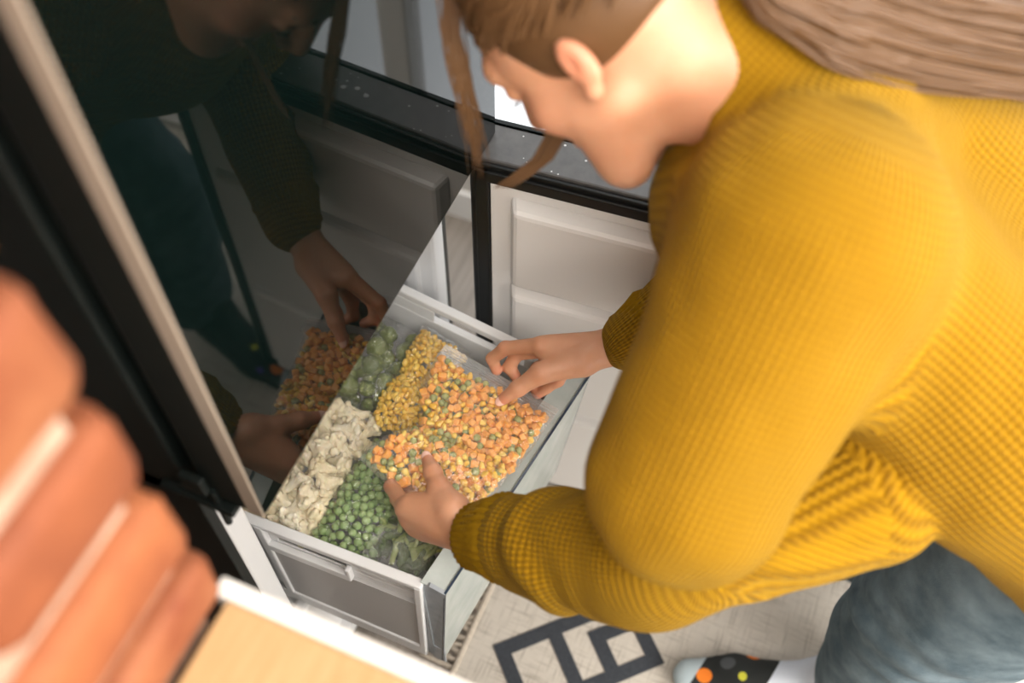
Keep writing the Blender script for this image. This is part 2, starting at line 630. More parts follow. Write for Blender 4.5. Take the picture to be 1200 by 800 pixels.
def dbox(bm, u0, u1, w0, w1, z0, z1, bev=0.0, top=None):
    """Box in door coordinates; top = (shrink) pulls in the side w1 like a raised panel."""
    s = top or 0.0
    P = [dpt(u0, w0, z0), dpt(u1, w0, z0), dpt(u1, w0, z1), dpt(u0, w0, z1),
         dpt(u0 + s, w1, z0 + s), dpt(u1 - s, w1, z0 + s), dpt(u1 - s, w1, z1 - s), dpt(u0 + s, w1, z1 - s)]
    return hexa(bm, P, bev)


DW = 0.51
bm = bmesh.new(); dbox(bm, -0.004, DW, -0.062, -0.002, 0.045, 0.849, 0.003); LD = obj('lower_door', bm, M_TOPGREY, FR)
bm = bmesh.new(); dbox(bm, -0.005, DW + 0.002, -0.070, -0.0625, 0.043, 0.850, 0.001); obj('door_glass', bm, M_GLASS_BLACK, LD)
# gasket: frame of two rounded black ribs
bm = bmesh.new()
for w, t0 in ((0.004, 0.0), (0.009, 0.007)):
    dbox(bm, t0, t0 + 0.018, -0.002, w, 0.055, 0.845 - t0, 0.002)
    dbox(bm, DW - 0.02 - t0, DW - t0, -0.002, w, 0.055, 0.845 - t0, 0.002)
    dbox(bm, t0, DW - t0, -0.002, w, 0.827 - t0, 0.845 - t0, 0.002)
    dbox(bm, t0, DW - t0, -0.002, w, 0.055, 0.073, 0.002)
obj('door_gasket', bm, M_GASKET, LD)
bm = bmesh.new()
dbox(bm, 0.026, DW - 0.028, -0.002, 0.006, 0.076, 0.818, 0.002)
obj('inner_liner', bm, M_LINER, LD)
for z0, z1 in ((0.639, 0.806), (0.352, 0.634), (0.088, 0.347)):
    bm = bmesh.new(); dbox(bm, 0.052, DW - 0.05, 0.003, 0.027, z0, z1, 0.006, top=0.010)
    obj('raised_panel', bm, M_LINER, LD, smooth=False)
# dried drips on the top edge of the door
bm = bmesh.new()
r5 = random.Random(8)
for i in range(26):
    u, w = r5.uniform(0.005, 0.42), r5.uniform(-0.055, -0.006)
    p = dpt(u, w, 0.8491); s = r5.choice([0.0009, 0.0012, 0.0018, 0.0008])
    if i > 21:
        s = 0.004
        p = dpt(0.19 + (i - 22) * 0.017, -0.028 - 0.006 * (i % 2), 0.8491)
    ball(bm, p, s, 1, 1, 0.12, 1)
obj('dried_drips', bm, M_SPECK, LD)['kind'] = 'stuff'

# ------------------------------------------------------------------ freezer drawer (pulled out a little askew)
DR = thing('freezer_drawer', 'white freezer drawer with frosted clear front, pulled out full of vegetable bags', 'drawer', (0.26, 0.05, 0.33))
TZ, BZ = 0.600, 0.325
# plan corners, top and bottom: near back, near front, far front, far back
NBt, NFt, FFt, FBt = Vector((0.064, 0.30, TZ)), Vector((0.076, -0.112, TZ)), Vector((0.419, -0.160, TZ)), Vector((0.474, 0.29, TZ))
NBb, NFb, FFb, FBb = Vector((0.078, 0.30, BZ)), Vector((0.078, -0.100, BZ)), Vector((0.402, -0.140, BZ)), Vector((0.452, 0.29, BZ))


def wallpt(side, s, h, off):
    """Point on a side wall: s 0 back .. 1 front, h 0 bottom .. 1 top, off outwards."""
    a, b, c, d = (NBt, NFt, NBb, NFb) if side == 'near' else (FBt, FFt, FBb, FFb)
    p = (c * (1 - s) + d * s) * (1 - h) + (a * (1 - s) + b * s) * h
    n = Vector((-1, 0.0, 0)) if side == 'near' else Vector((1, -0.12, 0)).normalized()
    return p + n * off


def wbox(bm, side, s0, s1, h0, h1, o0, o1, bev=0.0015):
    P = [wallpt(side, s0, h0, o0), wallpt(side, s1, h0, o0), wallpt(side, s1, h1, o0), wallpt(side, s0, h1, o0),
         wallpt(side, s0, h0, o1), wallpt(side, s1, h0, o1), wallpt(side, s1, h1, o1), wallpt(side, s0, h1, o1)]
    return hexa(bm, P, bev)


SLOT = {'near': (0.515, 0.745, 0.815, 0.865), 'far': (0.54, 0.86, 0.865, 0.945)}
for side in ('near', 'far'):
    s0, s1, h0, h1 = SLOT[side]
    bm = bmesh.new()
    wbox(bm, side, 0, 1, 0.0, h0, -0.003, 0.0)             # plate below the slot
    wbox(bm, side, 0, s0, h0, h1, -0.003, 0.0)
    wbox(bm, side, s1, 1, h0, h1, -0.003, 0.0)
    wbox(bm, side, 0, 1, h1, 1.0, -0.003, 0.0)
    W_ = obj('side_wall', bm, M_WHITE, DR)
    bm = bmesh.new(); wbox(bm, side, 0, 1, 0.965, 1.005, -0.006, 0.007, 0.002); obj('rim', bm, M_WHITE, W_)
    bm = bmesh.new(); wbox(bm, side, s0 - 0.03, s1 + 0.02, h0 - 0.075, h0 - 0.005, 0.0, 0.009, 0.002)
    wbox(bm, side, s1 + 0.005, s1 + 0.022, h0 - 0.07, h1 + 0.01, 0.0, 0.009, 0.002)
    obj('handle_lip', bm, M_WHITE, W_)
    bm = bmesh.new()
    wbox(bm, side, 0.0, 1.0, 0.0, 0.12, 0.0, 0.008, 0.002)
    wbox(bm, side, 0.46, 0.49, 0.05, 0.99, 0.0, 0.008, 0.002)
    wbox(bm, side, 0.975, 1.0, 0.0, 0.99, 0.0, 0.008, 0.002)
    obj('wall_ribs', bm, M_WHITE, W_)
    bm = bmesh.new(); wbox(bm, side, 0.49, 0.975, 0.12, h0 - 0.07, -0.001, 0.005, 0.0); obj('recessed_panel', bm, M_GREY, W_)
bm = bmesh.new(); hexa(bm, [NBb, FBb, FFb, NFb, NBb + Vector((0, 0, .004)), FBb + Vector((0, 0, .004)), FFb + Vector((0, 0, .004)), NFb + Vector((0, 0, .004))]); obj('bottom', bm, M_WHITE, DR)
bm = bmesh.new(); b0 = Vector((0, 0.004, 0)); dz = Vector((0, 0, -0.03)); hexa(bm, [NBb, FBb, FBt + dz, NBt + dz, NBb + b0, FBb + b0, FBt + dz + b0, NBt + dz + b0]); obj('back_wall', bm, M_WHITE, DR)
# clear front: outer slab, sloping top, inner slab, two end caps, dark line along the outer top edge
ON, OF = Vector((0.076, -0.140, TZ - 0.003)), Vector((0.424, -0.190, TZ - 0.003))
ONb, OFb = Vector((0.074, -0.124, BZ)), Vector((0.406, -0.160, BZ))
fin = (NFt - ON).normalized()
up = Vector((0, 0, 1))
bm = bmesh.new()
t = 0.003
hexa(bm, [ONb, OFb, OF, ON, ONb + fin * t, OFb + fin * t, OF + fin * t, ON + fin * t], 0.0008)
FP = obj('front_panel', bm, M_CLEAR, DR)
IN, IF = NFt + up * 0.004 + fin * 0.004, FFt + up * 0.004 + fin * 0.004
bm = bmesh.new()
hexa(bm, [ON + fin * t, OF + fin * t, IF, IN, ON + fin * t - up * 0.003, OF + fin * t - up * 0.003, IF - up * 0.003, IN - up * 0.003], 0.0008)
hexa(bm, [NFb, FFb, FFt, NFt, NFb + fin * t, FFb + fin * t, FFt + fin * t + up * 0.004, NFt + fin * t + up * 0.004], 0.0)
obj('front_ledge', bm, M_CLEAR, FP)
for P4 in ((ONb, ON, NFt, NFb), (OFb, OF, FFt, FFb)):
    bm = bmesh.new()
    a, b_, c, d = P4
    v = Vector((0.004, 0, 0)) if a is ONb else Vector((-0.004, 0, 0))
    pk = (b_ + c) / 2 + fin * 0.006 + up * 0.005
    vs0 = [bm.verts.new(p - v * 0.3) for p in (a, b_, pk, c, d)]
    vs1 = [bm.verts.new(p + v) for p in (a, b_, pk, c, d)]
    bm.faces.new(vs0); bm.faces.new(vs1[::-1])
    for i in range(5):
        j = (i + 1) % 5
        bm.faces.new((vs0[i], vs1[i], vs1[j], vs0[j]))
    obj('end_cap', bm, M_CLEAREND, FP)
bm = bmesh.new()
wv = Vector((-0.002, 0, 0))
box(bm, 0.0735, 0.0765, -0.128, -0.112, BZ - 0.004, BZ + 0.05, 0.001); box(bm, 0.0735, 0.0765, -0.112, -0.109, BZ, TZ - 0.004, 0.0)
obj('end_slot', bm, M_CLEAREND, FP)
bm = bmesh.new()
e = -fin * 0.0006
hexa(bm, [ON + e, OF + e, OF + e + up * 0.0012, ON + e + up * 0.0012, ON + fin * 0.0022, OF + fin * 0.0022, OF + fin * 0.0022 + up * 0.0012, ON + fin * 0.0022 + up * 0.0012])
hexa(bm, [ONb + e, ON + e, ON + e + Vector((-.001, 0, 0)), ONb + e + Vector((-.001, 0, 0)), ONb + fin * 0.002, ON + fin * 0.002, ON + fin * 0.002 + Vector((-.001, 0, 0)), ONb + fin * 0.002 + Vector((-.001, 0, 0))])
obj('edge_line', bm, M_EDGE, FP)

# ------------------------------------------------------------------ rug
M_RUG = None
m, nt, b = new_mat('woven_cream_cotton'); M_RUG = m
L_ = nt.links.new
tc = nd(nt, 'ShaderNodeTexCoord')
cols = []
for sc in ((7, 160, 1), (160, 7, 1)):
    mp = nd(nt, 'ShaderNodeMapping'); mp.inputs['Scale'].default_value = sc
    L_(tc.outputs['Object'], mp.inputs['Vector'])
    nz = nd(nt, 'ShaderNodeTexNoise', i_Scale=2.2, i_Detail=3.0)
    L_(mp.outputs[0], nz.inputs['Vector']); cols.append(nz)
ad = nd(nt, 'ShaderNodeMath', operation='MINIMUM'); L_(cols[0].outputs[0], ad.inputs[0]); L_(cols[1].outputs[0], ad.inputs[1])
rp = nd(nt, 'ShaderNodeValToRGB'); L_(ad.outputs[0], rp.inputs[0])
rp.color_ramp.elements[0].position = 0.28; rp.color_ramp.elements[0].color = (0.28, 0.24, 0.20, 1)
rp.color_ramp.elements[1].position = 0.44; rp.color_ramp.elements[1].color = (0.56, 0.51, 0.445, 1)
L_(rp.outputs[0], b.inputs['Base Color']); b.inputs['Roughness'].default_value = 0.95
bp = nd(nt, 'ShaderNodeBump', i_Strength=0.5, i_Distance=0.001); L_(ad.outputs[0], bp.inputs['Height']); L_(bp.outputs[0], b.inputs['Normal'])
M_INK = mat('charcoal_woven_yarn', (0.022, 0.027, 0.035), 0.9, var=(0.05, 0.055, 0.065), vscale=300)
M_TASSEL = mat('cotton_fringe', (0.60, 0.53, 0.44), 0.9, var=(0.42, 0.36, 0.29), vscale=200)

RG = thing('rug', 'cream woven cotton rug with charcoal key pattern and knotted fringe', 'rug', (0.4, -1.0, 0))
EY = -0.093
bm = bmesh.new(); box(bm, -0.10, 1.04, -2.2, EY, 0.0005, 0.007, 0.002); obj('rug_body', bm, M_RUG, RG)
bm = bmesh.new(); tube(bm, [(-0.10, EY, 0.006), (1.04, EY, 0.006)], 0.0055, 8); obj('hem', bm, M_TASSEL, RG)
S2 = math.sqrt(0.5)


def ab(a, b_):
    return Vector(((a - b_) * S2, -(a + b_) * S2, 0))


def bar(bm, a0, a1, b0, b1, off, w=0.0125):
    if abs(a1 - a0) > abs(b1 - b0):
        lo, hi = min(a0, a1) - w, max(a0, a1) + w
        P = [(lo, b0 - w), (hi, b0 - w), (hi, b0 + w), (lo, b0 + w)]
    else:
        lo, hi = min(b0, b1) - w, max(b0, b1) + w
        P = [(a0 - w, lo), (a0 + w, lo), (a0 + w, hi), (a0 - w, hi)]
    q = [ab(*p) + off for p in P]
    zt = 0.0086 if abs(a1 - a0) > abs(b1 - b0) else 0.0091
    hexa(bm, [v + Vector((0, 0, 0.0068)) for v in q] + [v + Vector((0, 0, zt)) for v in q], 0.0006)


KEY = [(.256, .45, -.038, -.038), (.256, .256, -.038, .21), (.35, .35, -.022, .23), (.35, .49, .074, .074), (.49, .49, .026, .074),
       (.415, .47, .002, .002), (.415, .415, .002, .05), (.53, .53, -.10, -.04), (.30, .30, -.13, -.075)]
for off in (Vector((0, 0, 0)), Vector((0.0, -1.06, 0)), Vector((0.60, -1.48, 0))):
    bm = bmesh.new()
    for a0, a1, b0, b1 in KEY:
        pts = [ab(a, q) + off for a in (a0 - .013, a1 + .013) for q in (b0 - .013, b1 + .013)]
        if all(p.y < EY - 0.012 and p.y > -2.19 and -0.09 < p.x < 1.03 for p in pts):
            bar(bm, a0, a1, b0, b1, off)
    if len(bm.verts):
        tag(obj('woven_motif', bm, M_INK, RG), kind='stuff')
    else:
        bm.free()
fr = random.Random(2)
proto = []
for v in range(4):
    bm = bmesh.new()
    n = 7
    for s in (0, 1, 2):
        pts = []
        for i in range(n):
            t = i / (n - 1)
            ph = t * 7 + s * 2.1
            spread = 0.0018 + 0.003 * max(0, t - 0.75) * 4 * (s - 1) * 0.6
            pts.append((0.0022 * math.cos(ph) + (s - 1) * 0.0035 * max(0, t - 0.6) + fr.uniform(-.0006, .0006), t * 0.064, 0.004 + 0.0018 * math.sin(ph)))
        tube(bm, pts, 0.0021, 5)
    me = bpy.data.meshes.new('tassel'); bmesh.ops.recalc_face_normals(bm, faces=bm.faces); bm.to_mesh(me); bm.free()
    me.materials.append(M_TASSEL); me.polygons.foreach_set('use_smooth', [True] * len(me.polygons))
    proto.append(me)
x = -0.095
while x < 0.78:
    o = bpy.data.objects.new('fringe_tassel', proto[fr.randrange(4)]); COL.objects.link(o); o.parent = RG
    o.matrix_parent_inverse = Matrix.Translation(-Vector(RG.location))
    o.location = (x, EY, 0.001); o.rotation_euler = (0, 0, fr.uniform(-0.35, 0.35)); o.scale = (1.1, fr.uniform(0.8, 1.1), 1)
    x += 0.0135

# ------------------------------------------------------------------ plastic bags and frozen vegetables
def film_mat(name, veil=0.04, rough=0.085, bump=1.0, bs=62):
    m, nt, b = new_mat(name)
    nt.nodes.remove(b)
    L = nt.links.new
    tcn = nd(nt, 'ShaderNodeTexCoord')
    n1 = nd(nt, 'ShaderNodeTexNoise', i_Scale=bs, i_Detail=3.5, i_Distortion=1.8)
    L(tcn.outputs['Object'], n1.inputs['Vector'])
    bpn = nd(nt, 'ShaderNodeBump', i_Strength=bump, i_Distance=0.006)
    L(n1.outputs[0], bpn.inputs['Height'])
    tr = nd(nt, 'ShaderNodeBsdfTransparent')
    gl = nd(nt, 'ShaderNodeBsdfGlossy', i_Roughness=rough)
    L(bpn.outputs[0], gl.inputs['Normal'])
    df = nd(nt, 'ShaderNodeBsdfDiffuse'); df.inputs[0].default_value = (0.9, 0.9, 0.88, 1)
    m1 = nd(nt, 'ShaderNodeMixShader', i_0=veil); L(tr.outputs[0], m1.inputs[1]); L(df.outputs[0], m1.inputs[2])
    fr_ = thin_fresnel(nt, 1.7, bpn.outputs[0])
    m2 = nd(nt, 'ShaderNodeMixShader'); L(fr_.outputs[0], m2.inputs[0]); L(m1.outputs[0], m2.inputs[1]); L(gl.outputs[0], m2.inputs[2])
    L(m2.outputs[0], nt.nodes['Material Output'].inputs['Surface'])
    return m


M_FILM = film_mat('clear_plastic_film')
M_FILM2 = film_mat('zip_bag_film', 0.045, 0.085, 0.9, 60)
M_FILM3 = film_mat('crumpled_plastic_film', 0.11, 0.10, 1.0, 75)
M_ZIP = film_mat('zip_strip_plastic', 0.14, 0.15, 0.1, 30)
M_PEA = mat('green_pea_skin', (0.33, 0.47, 0.17), 0.42, var=(0.43, 0.55, 0.26), vscale=60, rnd=(0.25, 0.38, 0.13), sss=0.08)
M_PEA2 = mat('olive_pea_skin', (0.34, 0.35, 0.10), 0.42, var=(0.46, 0.46, 0.17), vscale=60, rnd=(0.25, 0.28, 0.08), sss=0.08)
M_CORN = mat('yellow_corn_skin', (0.82, 0.52, 0.06), 0.36, var=(0.88, 0.64, 0.15), vscale=70, rnd=(0.78, 0.44, 0.04), sss=0.1)
M_CORN2 = mat('pale_corn_skin', (0.88, 0.60, 0.09), 0.36, var=(0.92, 0.72, 0.22), vscale=70, rnd=(0.86, 0.48, 0.03), sss=0.1)
M_CARROT = mat('carrot_flesh', (0.86, 0.32, 0.035), 0.45, var=(0.90, 0.43, 0.09), vscale=90, rnd=(0.90, 0.42, 0.10), sss=0.1)
M_CAUL = mat('cauliflower_curd', (0.86, 0.76, 0.55), 0.6, var=(0.90, 0.84, 0.68), vscale=70, rnd=(0.82, 0.70, 0.46), sss=0.15, bump=0.5, bscale=260)
M_SPROUT = mat('sprout_leaf', (0.035, 0.060, 0.010), 0.45, var=(0.10, 0.135, 0.03), vscale=48, vdet=8, rnd=(0.09, 0.12, 0.025), sss=0.05)
_nt = M_SPROUT.node_tree
_at = nd(_nt, 'ShaderNodeAttribute', attribute_name='tone')
_mx = nd(_nt, 'ShaderNodeMix', data_type='RGBA')
_b = _nt.nodes['Principled BSDF']
_src = _b.inputs['Base Color'].links[0].from_socket
_nt.links.new(_at.outputs['Fac'], _mx.inputs[0]); _nt.links.new(_src, _mx.inputs[6]); _mx.inputs[7].default_value = (0.36, 0.41, 0.14, 1)
_nt.links.new(_mx.outputs[2], _b.inputs['Base Color'])
M_BROC = mat('broccoli_bud', (0.065, 0.11, 0.03), 0.6, var=(0.12, 0.18, 0.05), vscale=90, rnd=(0.10, 0.155, 0.04), bump=0.8, bscale=400)
M_STALK = mat('pale_green_stalk', (0.36, 0.43, 0.13), 0.5, var=(0.46, 0.52, 0.20), vscale=40, rnd=(0.28, 0.36, 0.09), sss=0.1)

fd = random.Random(11)


def lump(name, m, fn, sub=2):
    bm = bmesh.new()
    bmesh.ops.create_icosphere(bm, subdivisions=sub, radius=1.0)
    for v in bm.verts:
        v.co = fn(v.co.normalized())
    me = bpy.data.meshes.new(name); bm.to_mesh(me); bm.free()
    me.materials.append(m); me.polygons.foreach_set('use_smooth', [True] * len(me.polygons))
    return me


def pea_fn(seed, r=0.0054):
    def f(d):
        k = r * (1 + 0.03 * math.sin(5 * d.x + seed) * math.cos(4 * d.y + seed * 2) - 0.10 * max(0, (d.z - 0.86)) / 0.14)
        return Vector((d.x * k, d.y * k, d.z * k * 0.96))
    return f


def corn_fn(seed, s=1.0):
    def f(d):
        p = Vector((math.copysign(abs(d.x) ** 0.75, d.x), math.copysign(abs(d.y) ** 0.75, d.y), math.copysign(abs(d.z) ** 0.8, d.z)))
        t = 0.78 + 0.22 * p.x                    # tapers to the tip cap
        dent = -0.15 * math.exp(-((d.y * 2.5) ** 2 + (d.z * 2.5) ** 2)) if d.x > 0.6 else 0
        return Vector((p.x * 0.0052 + dent * 0.005, p.y * 0.0046 * t, p.z * 0.0034 * t)) * s
    return f


def cube_mesh(name, m, seed):
    r = random.Random(seed)
    bm = bmesh.new()
    a, b_, c = (r.uniform(0.0072, 0.0102) for _ in range(3))
    box(bm, -a / 2, a / 2, -b_ / 2, b_ / 2, -c / 2, c / 2, 0.0011, 2)
    for v in bm.verts:
        v.co += Vector((r.uniform(-1, 1), r.uniform(-1, 1), r.uniform(-1, 1))) * 0.00035
    me = bpy.data.meshes.new(name); bm.to_mesh(me); bm.free(); me.materials.append(m)
    me.polygons.foreach_set('use_smooth', [True] * len(me.polygons))
    return me


TONES = []


def sprout_fn(seed):
    r = random.Random(seed)
    axes = []
    for i in range(13):
        v = Vector((r.gauss(0, 1), r.gauss(0, 1), r.gauss(0, 0.6))).normalized()
        axes.append((v, math.cos(math.radians(r.uniform(48, 66))), r.uniform(0.05, 0.11)))

    TONES.append([])

    def f(d):
        k = 1.0
        tone = 0.1
        for a, c, h in axes:
            t = d.dot(a) - c
            if t > 0:
                tone = (h * 977.0) % 1.0 * .35 + .75 * max(0, 1 - t / .07)
                k += h * min(1, t / 0.035) * (1 - 0.3 * t)
        TONES[-1].append(tone)
        vein = 0.02 * abs(math.sin(7 * math.atan2(d.y, d.x))) + 0.015 * math.sin(17 * d.x + seed) * math.sin(15 * d.z)
        return Vector((d.x, d.y, d.z * 1.12)) * (0.0112 * (k - vein))
    return f


def floret_mesh(name, m, seed, s=1.0, leafy=False):
    r = random.Random(seed)
    F = Field((-0.03, -0.03, -0.03), (0.03, 0.03, 0.028), 0.0017)
    F.cone((0, 0, -0.024), 0.0065, (0.001, 0, 0.0), 0.010, 0.003)
    for i in range(5):
        a = 2 * math.pi * i / 5 + r.uniform(-.4, .4)
        q = (math.cos(a) * 0.012, math.sin(a) * 0.012 * r.uniform(.7, 1), r.uniform(0.0, 0.008))
        F.cone((0, 0, -0.012), 0.005, q, 0.0065, 0.004)
        for j in range(4):
            p = (q[0] * 1.25 + r.uniform(-.006, .006), q[1] * 1.25 + r.uniform(-.006, .006), q[2] + r.uniform(-0.001, 0.008))
            F.ell(p, (0.0052, 0.0052, 0.0046), 0.0022)
    for j in range(6):
        F.ell((r.uniform(-.008, .008), r.uniform(-.008, .008), 0.011 + r.uniform(0, .004)), (0.0058, 0.0058, 0.0045), 0.0022)
    F.displace(lambda P: 0.0008 * vnoise(P, 420, seed) + 0.0006 * vnoise(P, 800, seed + 3))
    V, Q = F.mesh()
    V *= s
    me = np_mesh(name, V, Q)
    me.materials.append(m)
    return me


PEAS = [lump('green_pea', M_PEA, pea_fn(i)) for i in range(4)]
PEAS2 = [lump('olive_pea', M_PEA2, pea_fn(i + 5, 0.0049)) for i in range(3)]
CORN = [lump('corn_kernel', M_CORN, corn_fn(i, 0.95 + 0.04 * i)) for i in range(3)]
CORN2 = [lump('corn_kernel', M_CORN2, corn_fn(i, 0.98 + 0.04 * i)) for i in range(3)]
CUBES = [cube_mesh('carrot_cube', M_CARROT, i) for i in range(7)]
SPROUTS = []
for i in range(5):
    me = lump('brussels_sprout', M_SPROUT, sprout_fn(i), 4)
    at_ = me.attributes.new('tone', 'FLOAT', 'POINT')
    at_.data.foreach_set('value', TONES[i])
    SPROUTS.append(me)
FLOR = [floret_mesh('cauliflower_floret', M_CAUL, 20 + i, 0.9 + 0.06 * i) for i in range(5)]
BROC = [floret_mesh('broccoli_floret', M_BROC, 40 + i, 0.62) for i in range(3)]


def poisson(n_try, rad, inside, lo, hi, rng):
    pts = []
    cell = rad
    grid = {}
    for _ in range(n_try):
        p = (rng.uniform(lo[0], hi[0]), rng.uniform(lo[1], hi[1]))
        if not inside(p):
            continue
        g = (int(p[0] // cell), int(p[1] // cell))
        ok = True
        for a in range(-1, 2):
            for b_ in range(-1, 2):
                for q in grid.get((g[0] + a, g[1] + b_), ()):
                    if (q[0] - p[0]) ** 2 + (q[1] - p[1]) ** 2 < rad * rad:
                        ok = False
        if ok:
            pts.append(p); grid.setdefault(g, []).append(p)
    return pts


def superq(u, v, e=3.0):
    """Pillow profile on the unit square -1..1: 1 in the middle, 0 on the edge."""
    return max(0.0, 1 - abs(u) ** e) ** 0.5 * max(0.0, 1 - abs(v) ** e) ** 0.5


class Bag:
    """A film pillow over a quad (corner points a, b, c, d in order); s runs a->d, t runs a->b."""

    def __init__(self, name, label, quad, thick, sag=None, film=None, sink=0.8, ns=44, nt_=44, wr=0.0022, seed=0, margin=1.06, bow=0.0, nip=0.0):
        self.bow, self.nip = bow, nip
        self.q = [Vector(p) for p in quad]
        self.thick, self.sag, self.seed, self.sink = thick, sag, seed, sink
        c = sum(self.q, Vector()) / 4
        self.root = thing(name, label, 'bag', (c.x, c.y, min(p.z for p in self.q) - thick))
        rng = np.random.default_rng(seed)
        vs, fs = [], []
        for side in (1, -1):
            for i in range(ns + 1):
                for j in range(nt_ + 1):
                    u, v = (i / ns * 2 - 1), (j / nt_ * 2 - 1)
                    p = self.base((u * margin + 1) / 2, (v * margin + 1) / 2)
                    h = self.h(u, v)
                    vs.append((p.x, p.y, p.z + (h + 0.0042 * superq(u, v, 8)) * (1 if side > 0 else -0.75)))
        A = np.array(vs)
        w = wr * (vnoise(A * [1, 1, 0.2], 60, seed + 1) + 0.6 * np.abs(vnoise(A * [1, 1, 0.2] + 5, 110, seed + 2))
                  + 0.8 * (1 - np.abs(vnoise(A @ np.array([[.9, -.4, 0], [.3, .5, 0], [0, 0, .1]]) + 3, 75, seed + 4))) ** 6)
        A[:, 2] += w
        m_ = (ns + 1) * (nt_ + 1)
        for sd in range(2):
            for i in range(ns):
                for j in range(nt_):
                    a = sd * m_ + i * (nt_ + 1) + j
                    f = (a, a + 1, a + nt_ + 2, a + nt_ + 1)
                    fs.append(f if sd else f[::-1])
        me = bpy.data.meshes.new('film')
        me.from_pydata([tuple(x) for x in A], [], fs)
        self.film = link_mesh('film', me, film or M_FILM, self.root, True)

    def base(self, s, t):
        a, b_, c, d = self.q
        p = (a * (1 - t) + b_ * t) * (1 - s) + (d * (1 - t) + c * t) * s
        if self.nip:
            p = p + (b_ - a).normalized() * self.nip * (1 - min(1, max(0, t))) ** 1.5 * math.exp(-((s - 0.58) / 0.20) ** 2)
        if self.bow:
            p = p + (d - a).normalized() * self.bow * math.sin(math.pi * min(1, max(0, t))) * max(0, s) ** 2
        if self.sag:
            p = p + Vector((0, 0, self.sag(s, t)))
        return p

    def h(self, u, v):
        return self.thick * superq(u, v)

    def spots(self, rad, seed=0, edge=0.93, tries=6000):
        rng = random.Random(self.seed * 7 + seed)
        a, b_, c, d = self.q
        ls = ((d - a).length + (c - b_).length) / 2
        lt = ((b_ - a).length + (c - d).length) / 2
        P = poisson(tries, rad, lambda p: True, (ls * (1 - edge) / 2, lt * (1 - edge) / 2), (ls * (1 + edge) / 2, lt * (1 + edge) / 2), rng)
        return [(p[0] / ls, p[1] / lt) for p in P]

    def at(self, s, t, depth):
        p = self.base(s, t)
        return Vector((p.x, p.y, p.z + self.h(s * 2 - 1, t * 2 - 1) - depth))


def rrot():
    return (fd.uniform(0, 6.28), fd.uniform(0, 6.28), fd.uniform(0, 6.28))


def place(mesh, name, label, cat, group, loc, rot, sc=1.0):
    o = bpy.data.objects.new(name, mesh)
    COL.objects.link(o)
    o.location = loc; o.rotation_euler = rot
    o.scale = (sc, sc, sc) if not hasattr(sc, '__len__') else sc
    o['label'], o['category'], o['group'] = label, cat, group
    return o


def filler(bag, meshes, rad, depth, parent, seed=5, name='lower_layer'):
    """The pieces deeper in the bag, out of reach of the eye: one joined part."""
    V, Fs, M_, mats, off = [], [], [], [], 0
    for me in meshes:
        if me.materials[0] not in mats:
            mats.append(me.materials[0])
    for s, t in bag.spots(rad, seed, 0.92):
        me = fd.choice(meshes)
        p = bag.at(s, t, depth + fd.uniform(0, 0.002))
        R = Matrix.Rotation(fd.uniform(0, 6.28), 3, 'Z') @ Matrix.Rotation(fd.uniform(0, 6.28), 3, 'X')
        V += [tuple(R @ v.co + p) for v in me.vertices]
        for f in me.polygons:
            Fs.append(tuple(i + off for i in f.vertices)); M_.append(mats.index(me.materials[0]))
        off += len(me.vertices)
    me = bpy.data.meshes.new(name); me.from_pydata(V, [], Fs)
    for mm in mats:
        me.materials.append(mm)
    me.polygons.foreach_set('material_index', M_)
    o = link_mesh(name, me, None, parent, True); o['kind'] = 'stuff'
    return o


# ---- bag of Brussels sprouts (far end, partly under the fridge door)
B1 = Bag('sprout_bag', 'clear bag of dark Brussels sprouts at the far end of the drawer', [(0.428, 0.195, 0.552), (0.412, 0.048, 0.552), (0.286, 0.050, 0.545), (0.272, 0.19, 0.545)], 0.032, seed=1, wr=0.004)
for dep, rad, sd in ((0.010, 0.0245, 1), (0.030, 0.026, 2)):
    for s, t in B1.spots(rad, sd, 0.86):
        place(fd.choice(SPROUTS), 'brussels_sprout', 'dark green Brussels sprout inside the sprout bag', 'sprout', 'Brussels sprouts in the sprout bag',
              B1.at(s, t, dep + fd.uniform(0, 0.004)), rrot(), fd.uniform(0.85, 1.12))
# ---- bag of sweetcorn with a pinch in the middle
def corn_sag(s, t):
    return -0.012 * math.exp(-((s - 0.47) / 0.10) ** 2)
B2 = Bag('corn_bag', 'clear bag of plain yellow corn kernels pinched in the middle', [(0.418, 0.056, 0.572), (0.400, -0.022, 0.575), (0.255, -0.010, 0.568), (0.250, 0.060, 0.562)], 0.024, sag=corn_sag, seed=2)
for s, t in B2.spots(0.0076, 1, 0.94):
    place(fd.choice(CORN), 'corn_kernel', 'yellow corn kernel inside the bag of plain corn', 'corn kernel', 'kernels in the plain corn bag',
          B2.at(s, t, 0.0015 + fd.uniform(0, 0.0035)), rrot(), fd.uniform(1.0, 1.25))
filler(B2, CORN, 0.0072, 0.0062, B2.root)
filler(B2, CORN, 0.008, 0.011, B2.root, 6)
# ---- bag of cauliflower
B3 = Bag('cauliflower_bag', 'clear bag of cream cauliflower florets beside the fridge door', [(0.292, 0.175, 0.552), (0.268, 0.040, 0.560), (0.080, 0.058, 0.552), (0.076, 0.165, 0.548)], 0.032, seed=3, wr=0.004)
for dep, rad, sd in ((0.009, 0.0195, 1), (0.024, 0.021, 2)):
    for s, t in B3.spots(rad, sd, 0.86):
        place(fd.choice(FLOR), 'cauliflower_floret', 'cream cauliflower floret inside the cauliflower bag', 'floret', 'florets in the cauliflower bag',
              B3.at(s, t, dep + fd.uniform(0, 0.006)), (fd.uniform(-1.9, 1.9), fd.uniform(-1.9, 1.9), fd.uniform(0, 6.28)), (fd.uniform(0.62, 0.9), fd.uniform(0.62, 0.95), fd.uniform(0.6, 0.85)))
